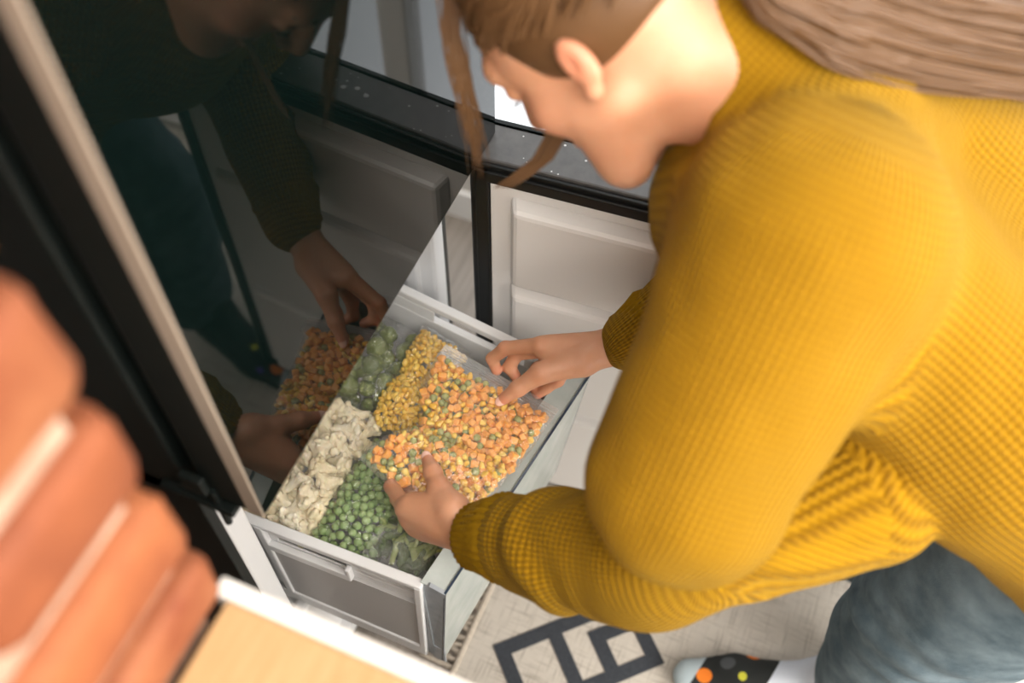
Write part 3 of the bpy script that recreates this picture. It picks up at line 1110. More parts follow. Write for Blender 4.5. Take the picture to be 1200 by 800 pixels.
# ---- bag of peas
B4 = Bag('pea_bag', 'clear bag of bright green peas at the near end of the drawer', [(0.252, 0.046, 0.545), (0.212, -0.036, 0.550), (0.082, -0.036, 0.548), (0.084, 0.056, 0.546)], 0.030, seed=4)
for s, t in B4.spots(0.0096, 1, 0.95):
    place(fd.choice(PEAS), 'green_pea', 'round bright green pea inside the pea bag', 'pea', 'peas in the pea bag',
          B4.at(s, t, 0.001 + fd.uniform(0, 0.0035)), rrot(), fd.uniform(0.9, 1.12))
filler(B4, PEAS, 0.0096, 0.0085, B4.root)
filler(B4, PEAS, 0.0105, 0.015, B4.root, 6)
# ---- bag of broccoli under the hands
B5 = Bag('broccoli_bag', 'crumpled clear bag of dark broccoli with pale stalks beside the clear drawer front', [(0.400, -0.040, 0.535), (0.385, -0.128, 0.535), (0.082, -0.100, 0.560), (0.086, -0.020, 0.556)], 0.026, seed=6, wr=0.008, film=M_FILM3)
for dep, rad, sd in ((0.009, 0.018, 1), (0.024, 0.022, 2)):
    for s, t in B5.spots(rad, sd, 0.86):
        place(fd.choice(BROC), 'broccoli_floret', 'dark green broccoli floret inside the crumpled bag', 'floret', 'florets in the broccoli bag',
              B5.at(s, t, dep + fd.uniform(0, 0.006)), (fd.uniform(-2, 2), fd.uniform(-2, 2), fd.uniform(0, 6.28)), fd.uniform(0.85, 1.15))
stalk = []
for i in range(3):
    bm = bmesh.new()
    tube(bm, [(-0.014, 0, 0), (-0.006, 0.0006, 0.0006), (0.004, 0.001, 0), (0.013, 0.002, -0.001)], [0.0030, 0.0034, 0.0042, 0.0050], 8)
    for q in range(2):
        tube(bm, [(0.006, 0.001, 0), (0.013, 0.006 - q * 0.010, 0.002 + q * 0.002), (0.019, 0.009 - q * 0.015, 0.003)], [0.003, 0.0026, 0.0022], 7)
    me = bpy.data.meshes.new('broccoli_stalk'); bm.to_mesh(me); bm.free(); me.materials.append(M_STALK)
    me.polygons.foreach_set('use_smooth', [True] * len(me.polygons)); stalk.append(me)
for s, t in B5.spots(0.014, 9, 0.84):
    if fd.random() < 0.75:
        place(fd.choice(stalk), 'broccoli_stalk', 'pale green broccoli stalk inside the crumpled bag', 'stalk', 'stalks in the broccoli bag',
              B5.at(s, t, 0.003 + fd.uniform(0, 0.006)), (fd.uniform(-.6, .6), fd.uniform(-.6, .6), fd.uniform(0, 6.28)), fd.uniform(0.8, 1.2))

# ---- the mixed-vegetable zip bag held in both hands
def mix_sag(s, t):
    return -0.010 * math.sin(math.pi * min(1, s * 1.6)) + 0.006 * math.exp(-((s - 0.72) / 0.10) ** 2) - 0.006 * math.exp(-((s - 0.56) / 0.06) ** 2)
MA, MB_, MC, MD = Vector((0.3725, -0.0060, 0.6300)), Vector((0.3357, -0.1739, 0.6380)), Vector((0.1752, -0.1446, 0.6420)), Vector((0.1687, 0.0093, 0.6600))
zs_ = 0.085
A2, B2_ = MA + (MD - MA) * zs_, MB_ + (MC - MB_) * zs_
B6 = Bag('mixed_vegetable_bag', 'clear zip bag of carrot cubes, peas and corn held in both hands', [A2, B2_, MC, MD], 0.0135, sag=mix_sag, film=M_FILM2, seed=7, margin=1.04, wr=0.0018, bow=0.019, nip=0.034)
GR = 'pieces in the held mixed vegetable bag'
cl = np.random.default_rng(5)
spots = B6.spots(0.0084, 1, 0.95, 14000)
P_ = np.array([[s * 0.2, t * 0.165, 0.3] for s, t in spots])
nA, nB = vnoise(P_, 42, 3), vnoise(P_, 46, 9)
for (s, t), a, b_ in zip(spots, nA, nB):
    a += fd.uniform(-.55, .55); b_ += fd.uniform(-.55, .55)
    loc = B6.at(s, t, 0.001 + fd.uniform(0, 0.0035))
    if a > 0.12:
        place(fd.choice(CUBES), 'carrot_cube', 'small orange carrot cube inside the held mixed bag', 'carrot cube', 'carrot cubes in the held mixed bag', loc, rrot(), fd.uniform(0.85, 1.1))
    elif b_ > 0.18:
        place(fd.choice(PEAS2), 'olive_pea', 'olive green pea inside the held mixed bag', 'pea', 'peas in the held mixed bag', loc, rrot(), fd.uniform(0.9, 1.1))
    else:
        place(fd.choice(CORN2), 'corn_kernel', 'pale yellow corn kernel inside the held mixed bag', 'corn kernel', 'kernels in the held mixed bag', loc, rrot(), fd.uniform(0.95, 1.2))
filler(B6, CUBES[:3] + CORN2[:3] + PEAS2[:1], 0.0080, 0.0068, B6.root)
filler(B6, CUBES[:3] + CORN2[:3] + PEAS2[:1], 0.0085, 0.012, B6.root, 6)
# zip strip: clear band with three pressed ridges
bm = bmesh.new()
ed = (MB_ - MA).normalized(); dn_ = (A2 - MA).normalized()
n_ = ed.cross(dn_).normalized(); n_ = n_ if n_.z > 0 else -n_
p0, p1 = MA - ed * 0.002, MB_ + ed * 0.004
hexa(bm, [p0, p1, p1 + dn_ * 0.026, p0 + dn_ * 0.026, p0 + n_ * 0.0006, p1 + n_ * 0.0006, p1 + dn_ * 0.026 + n_ * 0.0006, p0 + dn_ * 0.026 + n_ * 0.0006])
obj('zip_flap', bm, M_ZIP, B6.root)
for k_ in range(3):
    bm = bmesh.new()
    tube(bm, [p0 + dn_ * (0.007 + 0.004 * k_) + n_ * 0.0008, p1 + dn_ * (0.007 + 0.004 * k_) + n_ * 0.0008], 0.0009, 6)
    obj('zip_ridge', bm, M_ZIP, B6.root)

# ------------------------------------------------------------------ the woman
def skin_material():
    m, nt, b = new_mat('skin')
    L = nt.links.new
    tc_ = nd(nt, 'ShaderNodeTexCoord')
    nz_ = nd(nt, 'ShaderNodeTexNoise', i_Scale=22.0, i_Detail=4.0); L(tc_.outputs['Object'], nz_.inputs['Vector'])
    rp_ = nd(nt, 'ShaderNodeValToRGB'); L(nz_.outputs[0], rp_.inputs[0])
    rp_.color_ramp.elements[0].position = 0.35; rp_.color_ramp.elements[0].color = (0.54, 0.255, 0.140, 1)
    rp_.color_ramp.elements[1].position = 0.70; rp_.color_ramp.elements[1].color = (0.60, 0.305, 0.18, 1)
    ab_ = nd(nt, 'ShaderNodeAttribute', attribute_name='blush')
    mb_ = nd(nt, 'ShaderNodeMix', data_type='RGBA'); L(ab_.outputs['Fac'], mb_.inputs[0]); L(rp_.outputs[0], mb_.inputs[6]); mb_.inputs[7].default_value = (0.60, 0.20, 0.12, 1)
    L(mb_.outputs[2], b.inputs['Base Color'])
    b.inputs['Roughness'].default_value = 0.48
    b.inputs['Subsurface Weight'].default_value = 0.25
    b.inputs['Subsurface Radius'].default_value = (0.010, 0.0040, 0.0022)
    b.inputs['Subsurface Scale'].default_value = 1.0
    n2_ = nd(nt, 'ShaderNodeTexNoise', i_Scale=330.0, i_Detail=4.0); L(tc_.outputs['Object'], n2_.inputs['Vector'])
    bp_ = nd(nt, 'ShaderNodeBump', i_Strength=0.35, i_Distance=0.0008); L(n2_.outputs[0], bp_.inputs['Height']); L(bp_.outputs[0], b.inputs['Normal'])
    return m


M_SKIN = skin_material()
M_NAIL = mat('fingernail', (0.84, 0.52, 0.42), 0.22)

HC = np.array([0.3855, -0.170, 1.1975])
HS = 1.07
HM = np.array([[0.9852, -0.1378, 0.1021], [-0.0099, 0.5487, 0.836], [-0.1712, -0.8246, 0.5392]])


def hp(s, f, u):
    return HC + HM @ (np.array([s, f, u], float) * HS)


SHL, ELL_, WRL = np.array([.278, -.385, 1.135]), np.array([.098, -.338, .845]), np.array((0.1178, -0.1617, 0.6970))
SHR, ELR, WRR = np.array([.600, -.345, 1.09]), np.array([.575, -.385, .83]), np.array((0.4123, -0.2197, 0.7000))
C7 = np.array([.440, -.345, 1.135])

# head and neck
F = Field(HC - .19, HC + .17, 0.0026)
F.ell(hp(0, -.016, .036), (.079, .099, .089), 0.01, HM)
F.cone(hp(0, .040, .02), .063, hp(0, .046, -.05), .047, .02)
for sg in (-1, 1):
    F.cone(hp(sg * .054, .006, -.046), .019, hp(sg * .016, .070, -.100), .017, .016)
    F.ell(hp(sg * .040, .056, -.022), (.026, .028, .026), .014, HM)
F.ell(hp(0, .076, -.102), (.024, .020, .019), .014, HM)
for sg in (-1, 1):
    F.cone(hp(sg * .044, .030, -.040), .028, hp(sg * .022, .062, -.088), .026, .02)
F.cone(hp(-.036, .080, .032), .011, hp(.036, .080, .032), .011, .014)
for sg in (-1, 1):
    F.ell(hp(sg * .033, .098, .010), (.016, .014, .010), .008, HM, cut=True)
    F.ell(hp(sg * .033, .079, .010), (.0135, .013, .0115), .003, HM)
F.cone(hp(0, .090, .020), .0085, hp(0, .112, -.024), .0115, .010)
for sg in (-1, 1):
    F.ell(hp(sg * .011, .101, -.028), (.0085, .010, .008), .006, HM)
F.cone(hp(-.018, .088, -.058), .0055, hp(.018, .088, -.058), .0055, .005)
F.cone(hp(-.015, .087, -.068), .0062, hp(.015, .087, -.068), .0062, .004)
for sg in (-1, 1):
    F.ell(hp(sg * .077, -.008, -.004), (.0075, .0135, .0235), .004, HM)
    F.ell(hp(sg * .0865, -.005, .000), (.0065, .0065, .012), .004, HM, cut=True)
    F.ell(hp(sg * .076, .000, -.026), (.007, .009, .009), .004, HM)
F.cone(hp(0, -.022, -.045), .060, C7 * .8 + hp(0, -.028, -.05) * .2, .062, .025)
F.cone(hp(0, .012, -.070), .036, C7 * .75 + hp(0, .02, -.08) * .25, .05, .03)
head = F.mesh()

# left hand, wrist and forearm
def hand_field(lo, hi, wr, el, cmc, thumb, fingers, rt, palm_extra):
    F = Field(lo, hi, 0.0015)
    F.cone(wr + (el - wr) * .55, .036, wr + (el - wr) * .05, .0245, .01)
    for th, rad in fingers:
        mcp = np.array(th[0])
        F.cone(wr + (mcp - wr) * .05, .0165, mcp, rad[0] * 1.12, .012)
    for a, ra, b_, rb, k in palm_extra:
        F.cone(np.array(a), ra, np.array(b_), rb, k)
    F.cone(wr, .019, np.array(cmc), .0155, .012)
    F.chain([np.array(p) for p in [cmc] + thumb], rt, .006)
    G = F
    for th, rad in fingers:
        H = Field(lo, hi, 0.0015)
        H.chain([np.array(p) for p in th], rad, .004)
        k = .0035
        hh = np.clip(0.5 + 0.5 * (G.F - H.F) / k, 0, 1)
        G.F = G.F * (1 - hh) + H.F * hh - k * hh * (1 - hh)
    return G


THL = [(0.1522, -0.1024, 0.7000), (0.1697, -0.0855, 0.6970), (0.1851, -0.0712, 0.6900)]
FIL = [([(0.1248, -0.0712, 0.6760), (0.1545, -0.0361, 0.6480), (0.1859, -0.0374, 0.6220), (0.2045, -0.0557, 0.6160)], [.0105, .0088, .0078, .0070]),
       ([(0.1222, -0.0764, 0.6600), (0.1519, -0.0432, 0.6260), (0.1842, -0.0510, 0.6080), (0.2021, -0.0701, 0.6060)], [.0108, .0090, .0080, .0070]),
       ([(0.1206, -0.0837, 0.6460), (0.1491, -0.0569, 0.6120), (0.1783, -0.0671, 0.5990), (0.1956, -0.0843, 0.5990)], [.0103, .0085, .0076, .0068]),
       ([(0.1225, -0.0940, 0.6340), (0.1445, -0.0749, 0.6100), (0.1664, -0.0820, 0.6010), (0.1807, -0.0937, 0.6020)], [.0092, .0075, .0068, .0062])]
lo_, hi_ = np.minimum(WRL, ELL_ * .45 + WRL * .55) - .07, np.maximum(WRL, ELL_ * .45 + WRL * .55) + .05
hi_ = np.maximum(hi_, np.array((0.2058, -0.0861, 0.6600)) + .03); lo_ = np.minimum(lo_, np.array((0.1883, -0.0273, 0.6000)) - .03); hi_ = np.maximum(hi_, np.array((0.1741, -0.0188, 0.6200)) + .03)
FL_ = hand_field(lo_, hi_, WRL, ELL_, (0.1341, -0.1279, 0.7060), THL, FIL, [.0165, .0125, .0100, .0072],
                 [((0.1331, -0.1283, 0.7040), .016, (0.1282, -0.0777, 0.6840), .011, .012), ((0.1418, -0.1125, 0.7000), .012, (0.1327, -0.0776, 0.6840), .009, .010)])
VL, QL = FL_.mesh()
# right hand
THR = [(0.3452, -0.1476, 0.6900), (0.3241, -0.1263, 0.6720), (0.3114, -0.1112, 0.6550)]
FIR = [([(0.3791, -0.1338, 0.6950), (0.3721, -0.0887, 0.6720), (0.3646, -0.0742, 0.6500), (0.3594, -0.0823, 0.6340)], [.0110, .0090, .0080, .0070]),
       ([(0.3836, -0.1458, 0.6900), (0.3794, -0.1021, 0.6580), (0.3683, -0.0963, 0.6380), (0.3613, -0.1101, 0.6280)], [.0112, .0092, .0082, .0070]),
       ([(0.3828, -0.1579, 0.6810), (0.3742, -0.1326, 0.6480), (0.3635, -0.1280, 0.6320), (0.3565, -0.1382, 0.6240)], [.0106, .0088, .0078, .0068]),
       ([(0.3821, -0.1702, 0.6700), (0.3691, -0.1627, 0.6460), (0.3606, -0.1503, 0.6320), (0.3527, -0.1421, 0.6240)], [.0096, .0078, .0070, .0063])]
lo_, hi_ = np.minimum(WRR, ELR * .5 + WRR * .5) - .05, np.maximum(WRR, ELR * .5 + WRR * .5) + .05
for f_ in FIR + [(THR, 0)]:
    for p in f_[0]:
        lo_ = np.minimum(lo_, np.array(p) - .02); hi_ = np.maximum(hi_, np.array(p) + .02)
FR_ = hand_field(lo_, hi_, WRR, ELR, (0.3765, -0.1898, 0.6960), THR, FIR, [.0180, .0132, .0098, .0074],
                 [((0.3812, -0.1881, 0.6960), .017, (0.3740, -0.1520, 0.6880), .012, .012), ((0.3700, -0.1713, 0.6940), .013, (0.3741, -0.1428, 0.6900), .009, .010)])
VR, QR = FR_.mesh()
# torso, legs and feet: hidden by the clothes, coarse
F = Field((-.02, -1.02, -.01), (.80, -.10, 1.26), 0.009)
HIPL, HIPR = np.array([.335, -.745, .83]), np.array([.495, -.745, .83])
KNL, KNR = np.array([.345, -.688, .46]), np.array([.565, -.650, .46])
ANL, ANR = np.array([.345, -.675, .085]), np.array([.585, -.645, .085])
for dx in (-.06, .06):
    F.cone((.44 + dx, -.40, 1.05), .085, (.415 + dx, -.70, .86), .09, .03)
F.cone(SHL, .055, SHR, .055, .03)
F.cone(C7, .05, (.44, -.36, 1.09), .07, .03)
for s_, e_, w_ in ((SHL, ELL_, WRL), (SHR, ELR, WRR)):
    F.cone(s_, .048, e_, .036, .02); F.cone(e_, .036, e_ * .6 + w_ * .4, .030, .01)
for h_, k_, a_ in ((HIPL, KNL, ANL), (HIPR, KNR, ANR)):
    F.cone(h_, .075, k_, .050, .03); F.cone(k_, .05, a_, .034, .02)
    F.cone(a_ + [0, -.02, -.038], .024, a_ + [-.035, .13, -.042], .024, .02)
body = F.mesh()
VV, QQ, off = [], [], 0
for (V, Q), it in ((head, 2), ((VL, QL), 2), ((VR, QR), 2), (body, 3)):
    VV.append(relax(V, Q, it, .5)); QQ.append(Q + off); off += len(V)
me = np_mesh('person', np.concatenate(VV), np.concatenate(QQ)); me.materials.append(M_SKIN)
AV = np.concatenate(VV); bl = np.zeros(len(AV))
for f_ in FIL + FIR + [(([None] + THL), 0), (([None] + THR), 0)]:
    for p_, w_, s_ in ((f_[0][1], .45, .010), (f_[0][-1], .75, .011), (f_[0][-2], .35, .008)):
        bl = np.maximum(bl, w_ * np.exp(-((AV - np.array(p_)) ** 2).sum(1) / s_ ** 2))
for sg in (-1, 1):
    bl = np.maximum(bl, .45 * np.exp(-((AV - hp(sg * .045, .075, -.03)) ** 2).sum(1) / .028 ** 2))
    bl = np.maximum(bl, .55 * np.exp(-((AV - hp(sg * .080, -.01, .0)) ** 2).sum(1) / .022 ** 2))
bl = np.maximum(bl, .8 * np.exp(-((AV - hp(0, .094, -.063)) ** 2).sum(1) / .016 ** 2))
at_ = me.attributes.new('blush', 'FLOAT', 'POINT'); at_.data.foreach_set('value', bl.astype(np.float32))
PERSON = bpy.data.objects.new('person', me); COL.objects.link(PERSON)
tag(PERSON, 'woman in mustard sweater and jeans bending over the drawer, holding the mixed vegetable bag', 'person')


def nail(c, d, n, w=.0062, l=.0072):
    c, d, n = Vector(c), Vector(d).normalized(), Vector(n)
    n = (n - d * n.dot(d)).normalized(); s = d.cross(n)
    bm = bmesh.new()
    bmesh.ops.create_uvsphere(bm, u_segments=14, v_segments=8, radius=1)
    for v in bm.verts:
        x, y, z = v.co
        bend = -0.0022 * x * x
        v.co = c + s * x * w + d * y * l + n * (z * .0011 + bend)
    tag(obj('fingernail', bm, M_NAIL, PERSON, True), 'pink fingernail')


CP = np.array([-.279, -.365, 1.749])
for T_, off_ in ((THR, .0062), (THL, .0060)):
    a, b_ = np.array(T_[1]), np.array(T_[2])
    dd = (b_ - a) / np.linalg.norm(b_ - a)
    cc = CP - b_; cc = cc / np.linalg.norm(cc); cc = cc - dd * (cc @ dd); cc /= np.linalg.norm(cc)
    nail(b_ + dd * .0015 + cc * off_, dd, cc)
# eyebrows and lashes on the lowered lids
M_BROW = mat('brow_hair', (0.10, 0.055, 0.025), 0.7)
for sg in (-1, 1):
    bm = bmesh.new(); tube(bm, [hp(sg * .016, .094, .030), hp(sg * .033, .092, .036), hp(sg * .050, .078, .032)], [.0022, .0026, .001], 8); obj('eyebrow', bm, M_BROW, PERSON, True)
    bm = bmesh.new(); tube(bm, [hp(sg * .020, .089, .004), hp(sg * .033, .0935, .000), hp(sg * .046, .085, .004)], .0012, 6); obj('eyelashes', bm, M_BROW, PERSON, True)

# ------------------------------------------------------------------ sweater
def knit_material(name, c1, c2, pitch, strength):
    m, nt, b = new_mat(name)
    L = nt.links.new
    au = nd(nt, 'ShaderNodeAttribute', attribute_name='knit_around'); av = nd(nt, 'ShaderNodeAttribute', attribute_name='knit_along')
    def mth(op, x, y=None):
        n = nd(nt, 'ShaderNodeMath', operation=op)
        for i_, q in enumerate((x, y)):
            if q is None: continue
            if hasattr(q, 'is_linked') or hasattr(q, 'links'): L(q, n.inputs[i_])
            else: n.inputs[i_].default_value = q
        return n.outputs[0]
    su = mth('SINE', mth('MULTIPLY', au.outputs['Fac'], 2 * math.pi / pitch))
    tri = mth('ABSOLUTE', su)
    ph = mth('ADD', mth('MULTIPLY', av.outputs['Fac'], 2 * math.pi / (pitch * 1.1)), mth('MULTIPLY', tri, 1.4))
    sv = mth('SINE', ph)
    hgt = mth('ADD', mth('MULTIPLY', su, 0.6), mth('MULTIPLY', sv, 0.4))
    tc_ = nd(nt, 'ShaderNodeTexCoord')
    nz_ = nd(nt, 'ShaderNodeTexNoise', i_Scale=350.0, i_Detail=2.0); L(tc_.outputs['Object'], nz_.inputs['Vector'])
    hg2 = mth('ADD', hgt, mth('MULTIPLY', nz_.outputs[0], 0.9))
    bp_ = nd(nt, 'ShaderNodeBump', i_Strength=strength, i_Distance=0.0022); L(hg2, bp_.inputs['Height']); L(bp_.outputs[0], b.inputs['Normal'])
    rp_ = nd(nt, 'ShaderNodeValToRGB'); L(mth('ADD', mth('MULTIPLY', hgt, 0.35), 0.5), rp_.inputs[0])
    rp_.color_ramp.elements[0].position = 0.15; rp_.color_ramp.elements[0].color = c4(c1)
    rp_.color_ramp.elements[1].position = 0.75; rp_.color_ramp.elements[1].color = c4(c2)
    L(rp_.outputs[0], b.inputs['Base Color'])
    b.inputs['Roughness'].default_value = 0.85
    b.inputs['Specular IOR Level'].default_value = 0.15
    b.inputs['Sheen Weight'].default_value = 0.12
    b.inputs['Sheen Tint'].default_value = (1.0, 0.8, 0.2, 1)
    return m


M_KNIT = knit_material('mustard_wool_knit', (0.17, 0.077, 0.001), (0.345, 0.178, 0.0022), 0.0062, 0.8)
CUL = np.array((0.1215, -0.1817, 0.7120)); CUR = np.array((0.4211, -0.2372, 0.7150))
F = Field((-.10, -1.00, .60), (.86, -.12, 1.30), 0.0055)
for dx in (-.085, .085):
    F.cone((.44 + dx, -.38, 1.055), .112, (.415 + dx, -.60, .925), .115, .05)
    F.cone((.415 + dx, -.60, .925), .115, (.405 + dx, -.765, .832), .130, .05)
F.cone(SHL + [.03, 0, -.02], .088, SHR + [-.03, 0, -.02], .085, .05)
# loose chest front hanging forward
F.cone((.40, -.32, 1.02), .085, (.48, -.32, 1.02), .085, .06)
F.cone(SHR, .085, ELR, .074, .05); F.cone(ELR, .072, CUR, .040, .03)
# collar
F.cone(C7 + [0, .01, 0], .082, C7 + [-.012, .055, .035], .074, .03)
F.cone(C7 + [-.012, .058, .034], .074, C7 + [-.022, .085, .046], .070, .008)
# left sleeve: the upper arm overhangs the forearm with a hard fold
EU = np.array((0.1324, -0.3590, 0.9611))
G = Field((-.10, -1.00, .60), (.86, -.12, 1.30), 0.0055)
MF = ELL_ * .52 + CUL * .48 + np.array([0, 0, -.006])
G.cone(ELL_ + [.015, -.01, -.014], .060, MF, .057, .02)
G.cone(MF, .058, CUL, .041, .02)
G.cone(ELL_ + [.015, -.01, -.014], .060, np.array((0.2269, -0.5103, 0.8826)), .070, .04)
F.cone(SHL, .100, EU, .088, .05)
k = .0025
hh = np.clip(0.5 + 0.5 * (F.F - G.F) / k, 0, 1)
F.F = F.F * (1 - hh) + G.F * hh - k * hh * (1 - hh)


def folds(P):
    d = 0.0035 * vnoise(P * [1, 1, 1.6], 14, 2) + 0.002 * vnoise(P, 34, 5)
    ax = (CUL - ELL_) / np.linalg.norm(CUL - ELL_)
    t = (P - ELL_) @ ax
    q = np.linalg.norm(P - ELL_ - t[:, None] * ax, axis=1)
    near = np.exp(-(np.maximum(0, q - .06) / .03) ** 2) * np.clip(t / .05, 0, 1) * np.clip((.19 - t) / .04, 0, 1)
    d = d + near * 0.003 * np.sin(t * 95 + 3.2 * vnoise(P, 14, 8)) * (1 + vnoise(P, 11, 12))
    return d


F.displace(folds)
V, Q = F.mesh()
V = relax(V, Q, 2, .5)
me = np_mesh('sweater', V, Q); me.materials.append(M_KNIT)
segs = [(SHL, EU), (ELL_, CUL), (SHR, ELR), (ELR, CUR), (np.array([.44, -.34, 1.07]), np.array([.405, -.76, .83]))]
rr_ = [.09, .062, .085, .06, .155]
FC = V[Q].mean(1)
best = np.full(len(Q), 9.0); ka = np.zeros(Q.shape); kl = np.zeros(Q.shape)
for (a, b_), r_ in zip(segs, rr_):
    d = (b_ - a) / np.linalg.norm(b_ - a)
    e1 = np.cross(d, [0.3, 0.2, -1.0]); e1 /= np.linalg.norm(e1); e2 = np.cross(d, e1)

    def cyl(P):
        t = np.clip((P - a) @ d, 0, np.linalg.norm(b_ - a))
        v = P - a - t[:, None] * d
        return np.linalg.norm(v, axis=1) - r_, np.arctan2(v @ e1, v @ e2), (P - a) @ d
    dist, ang0, _ = cyl(FC)
    s_ = dist < best
    best[s_] = dist[s_]
    for c_ in range(4):
        _, an, al = cyl(V[Q[:, c_]])
        an = ang0 + (an - ang0 + np.pi) % (2 * np.pi) - np.pi
        ka[s_, c_] = (an * r_)[s_]; kl[s_, c_] = al[s_]
for nm, ar in (('knit_around', ka), ('knit_along', kl)):
    at_ = me.attributes.new(nm, 'FLOAT', 'CORNER'); at_.data.foreach_set('value', ar.ravel().astype(np.float32))
sw = link_mesh('sweater', me, None, PERSON, True); sw['label'] = 'mustard yellow knitted sweater'


def cuff(c0, c1, r0, r1):
    """Ribbed cuff: a short sleeve end with a row of ribs."""
    c0, c1 = Vector(c0), Vector(c1)
    d = (c1 - c0).normalized(); a = d.cross(Vector((0.3, 0.1, 1))).normalized(); b_ = d.cross(a)
    bm = bmesh.new(); n = 132; rings = []
    prof = [(0.0, r0 * .96), (.25, r0 * 1.03), (.5, (r0 + r1) / 2 * 1.02), (.8, r1 * 1.02), (.95, r1), (1.0, r1 * .94), (.97, r1 * .84)]
    for t, r in prof:
        p = c0.lerp(c1, t)
        rings.append([bm.verts.new(p + (a * math.cos(2 * math.pi * j / n) + b_ * math.sin(2 * math.pi * j / n)) * (r + (0.0011 if (j // 2) % 2 else -0.0011) * (1 if t < .97 else .4))) for j in range(n)])
    for i in range(len(rings) - 1):
        for j in range(n):
            bm.faces.new((rings[i][j], rings[i][(j + 1) % n], rings[i + 1][(j + 1) % n], rings[i + 1][j]))
    return bm


M_CUFF = mat('mustard_rib_cuff', (0.30, 0.16, 0.0022), 0.9, spec=0.15, var=(0.23, 0.12, 0.002), vscale=120, bump=0.5, bscale=500)
obj('cuff', cuff(CUL + (ELL_ - CUL) * .18, CUL + (WRL - CUL) * 1.15 , .047, .0365), M_CUFF, PERSON, True)
obj('cuff', cuff(CUR + (ELR - CUR) * .18, CUR + (WRR - CUR) * .62, .044, .0345), M_CUFF, PERSON, True)

# ------------------------------------------------------------------ jeans
M_DENIM = mat('washed_denim', (0.055, 0.085, 0.105), 0.85, spec=0.2, var=(0.14, 0.185, 0.21), vscale=20, vdet=8, bump=0.4, bscale=700)
F = Field((.16, -1.06, .03), (.80, -.52, .99), 0.006)
F.cone(HIPL, .100, HIPR, .100, .04)
F.cone((.36, -.70, .89), .085, (.46, -.70, .89), .085, .05)
for h_, k_, a_ in ((HIPL, KNL, ANL), (HIPR, KNR, ANR)):
    F.cone(h_ + [0, .01, 0], .100, k_, .090, .03); F.cone(k_ + [0, 0, .0], .090, a_ + [.01, -.035, .03], .082, .012)
    F.cone(h_ + [0, -.02, -.05], .105, k_ + [.02, -.055, -.03], .088, .03); F.cone(k_ + [.02, -.055, -.03], .088, a_ + [.015, -.06, .03], .080, .03)


def denim_folds(P):
    d = 0.006 * vnoise(P * [1, 1, .7], 13, 4) + 0.002 * np.abs(vnoise(P, 26, 9))
    w = np.exp(-((P[:, 2] - .45) / .10) ** 2)
    d = d + w * 0.003 * np.sin(P[:, 2] * 95 + P[:, 0] * 40 + 2.2 * vnoise(P, 12, 6)) + 0.0012 * np.sin(P[:, 2] * 60 + 4 * vnoise(P, 10, 3)) * (P[:, 2] < .42)
    return d


F.displace(denim_folds)
V, Q = F.mesh(); V = relax(V, Q, 1, .5)
me = np_mesh('jeans', V, Q); me.materials.append(M_DENIM)
jn = link_mesh('jeans', me, None, PERSON, True); jn['label'] = 'faded blue denim jeans'

# ------------------------------------------------------------------ socks
def sock_material(dots, y_toe, y_heel):
    m, nt, b = new_mat('dotted_sock_cotton')
    L = nt.links.new
    ge = nd(nt, 'ShaderNodeTexCoord'); sp = nd(nt, 'ShaderNodeSeparateXYZ'); L(ge.outputs['Object'], sp.inputs[0])
    def mixc(f, a, b_):
        n = nd(nt, 'ShaderNodeMix', data_type='RGBA'); L(f, n.inputs[0])
        for i_, q in ((6, a), (7, b_)):
            if isinstance(q, tuple): n.inputs[i_].default_value = c4(q)
            else: L(q, n.inputs[i_])
        return n.outputs[2]
    def gt(o, v, op='GREATER_THAN'):
        n = nd(nt, 'ShaderNodeMath', operation=op); L(o, n.inputs[0]); n.inputs[1].default_value = v; return n.outputs[0]
    # slanting colour bands across the foot
    sl = nd(nt, 'ShaderNodeMath', operation='MULTIPLY_ADD'); L(sp.outputs[0], sl.inputs[0]); sl.inputs[1].default_value = 0.25; L(sp.outputs[1], sl.inputs[2])
    col = mixc(gt(sl.outputs[0], y_heel), (0.62, 0.66, 0.74), (0.012, 0.014, 0.013))
    for c, r, k_ in dots:
        ds = nd(nt, 'ShaderNodeVectorMath', operation='DISTANCE'); L(ge.outputs['Object'], ds.inputs[0]); ds.inputs[1].default_value = c
        col = mixc(gt(ds.outputs['Value'], r, 'LESS_THAN'), col, k_)
    col = mixc(gt(sl.outputs[0], y_toe), col, (0.40, 0.47, 0.50))
    L(col, b.inputs['Base Color']); b.inputs['Roughness'].default_value = 0.9
    return m


def sock(an, toe, ball_, heel, m):
    F = Field(np.minimum(np.minimum(toe, heel), an) - .06, np.maximum(np.maximum(toe, heel), an) + [.06, .06, .08], 0.0035)
    F.cone(heel, .031, ball_, .040, .02, flat=((0, 0, 1), .72)); F.cone(ball_, .042, toe, .029, .015, flat=((0, 0, 1), .66))
    F.cone(an + [0, 0, .10], .045, an + [0, .01, -.03], .038, .03)
    F.cone(an + [0, .01, -.02], .036, ball_ + [0, -.02, .006], .028, .03)
    F.displace(lambda P: 0.0006 * vnoise(P, 90, 3))
    V, Q = F.mesh()
    V[:, 2] = np.maximum(V[:, 2], 0.0088)
    me = np_mesh('sock', V, Q); me.materials.append(m)
    o = link_mesh('sock', me, None, PERSON, True); o['label'] = 'black sock with colourful dots and grey toe'


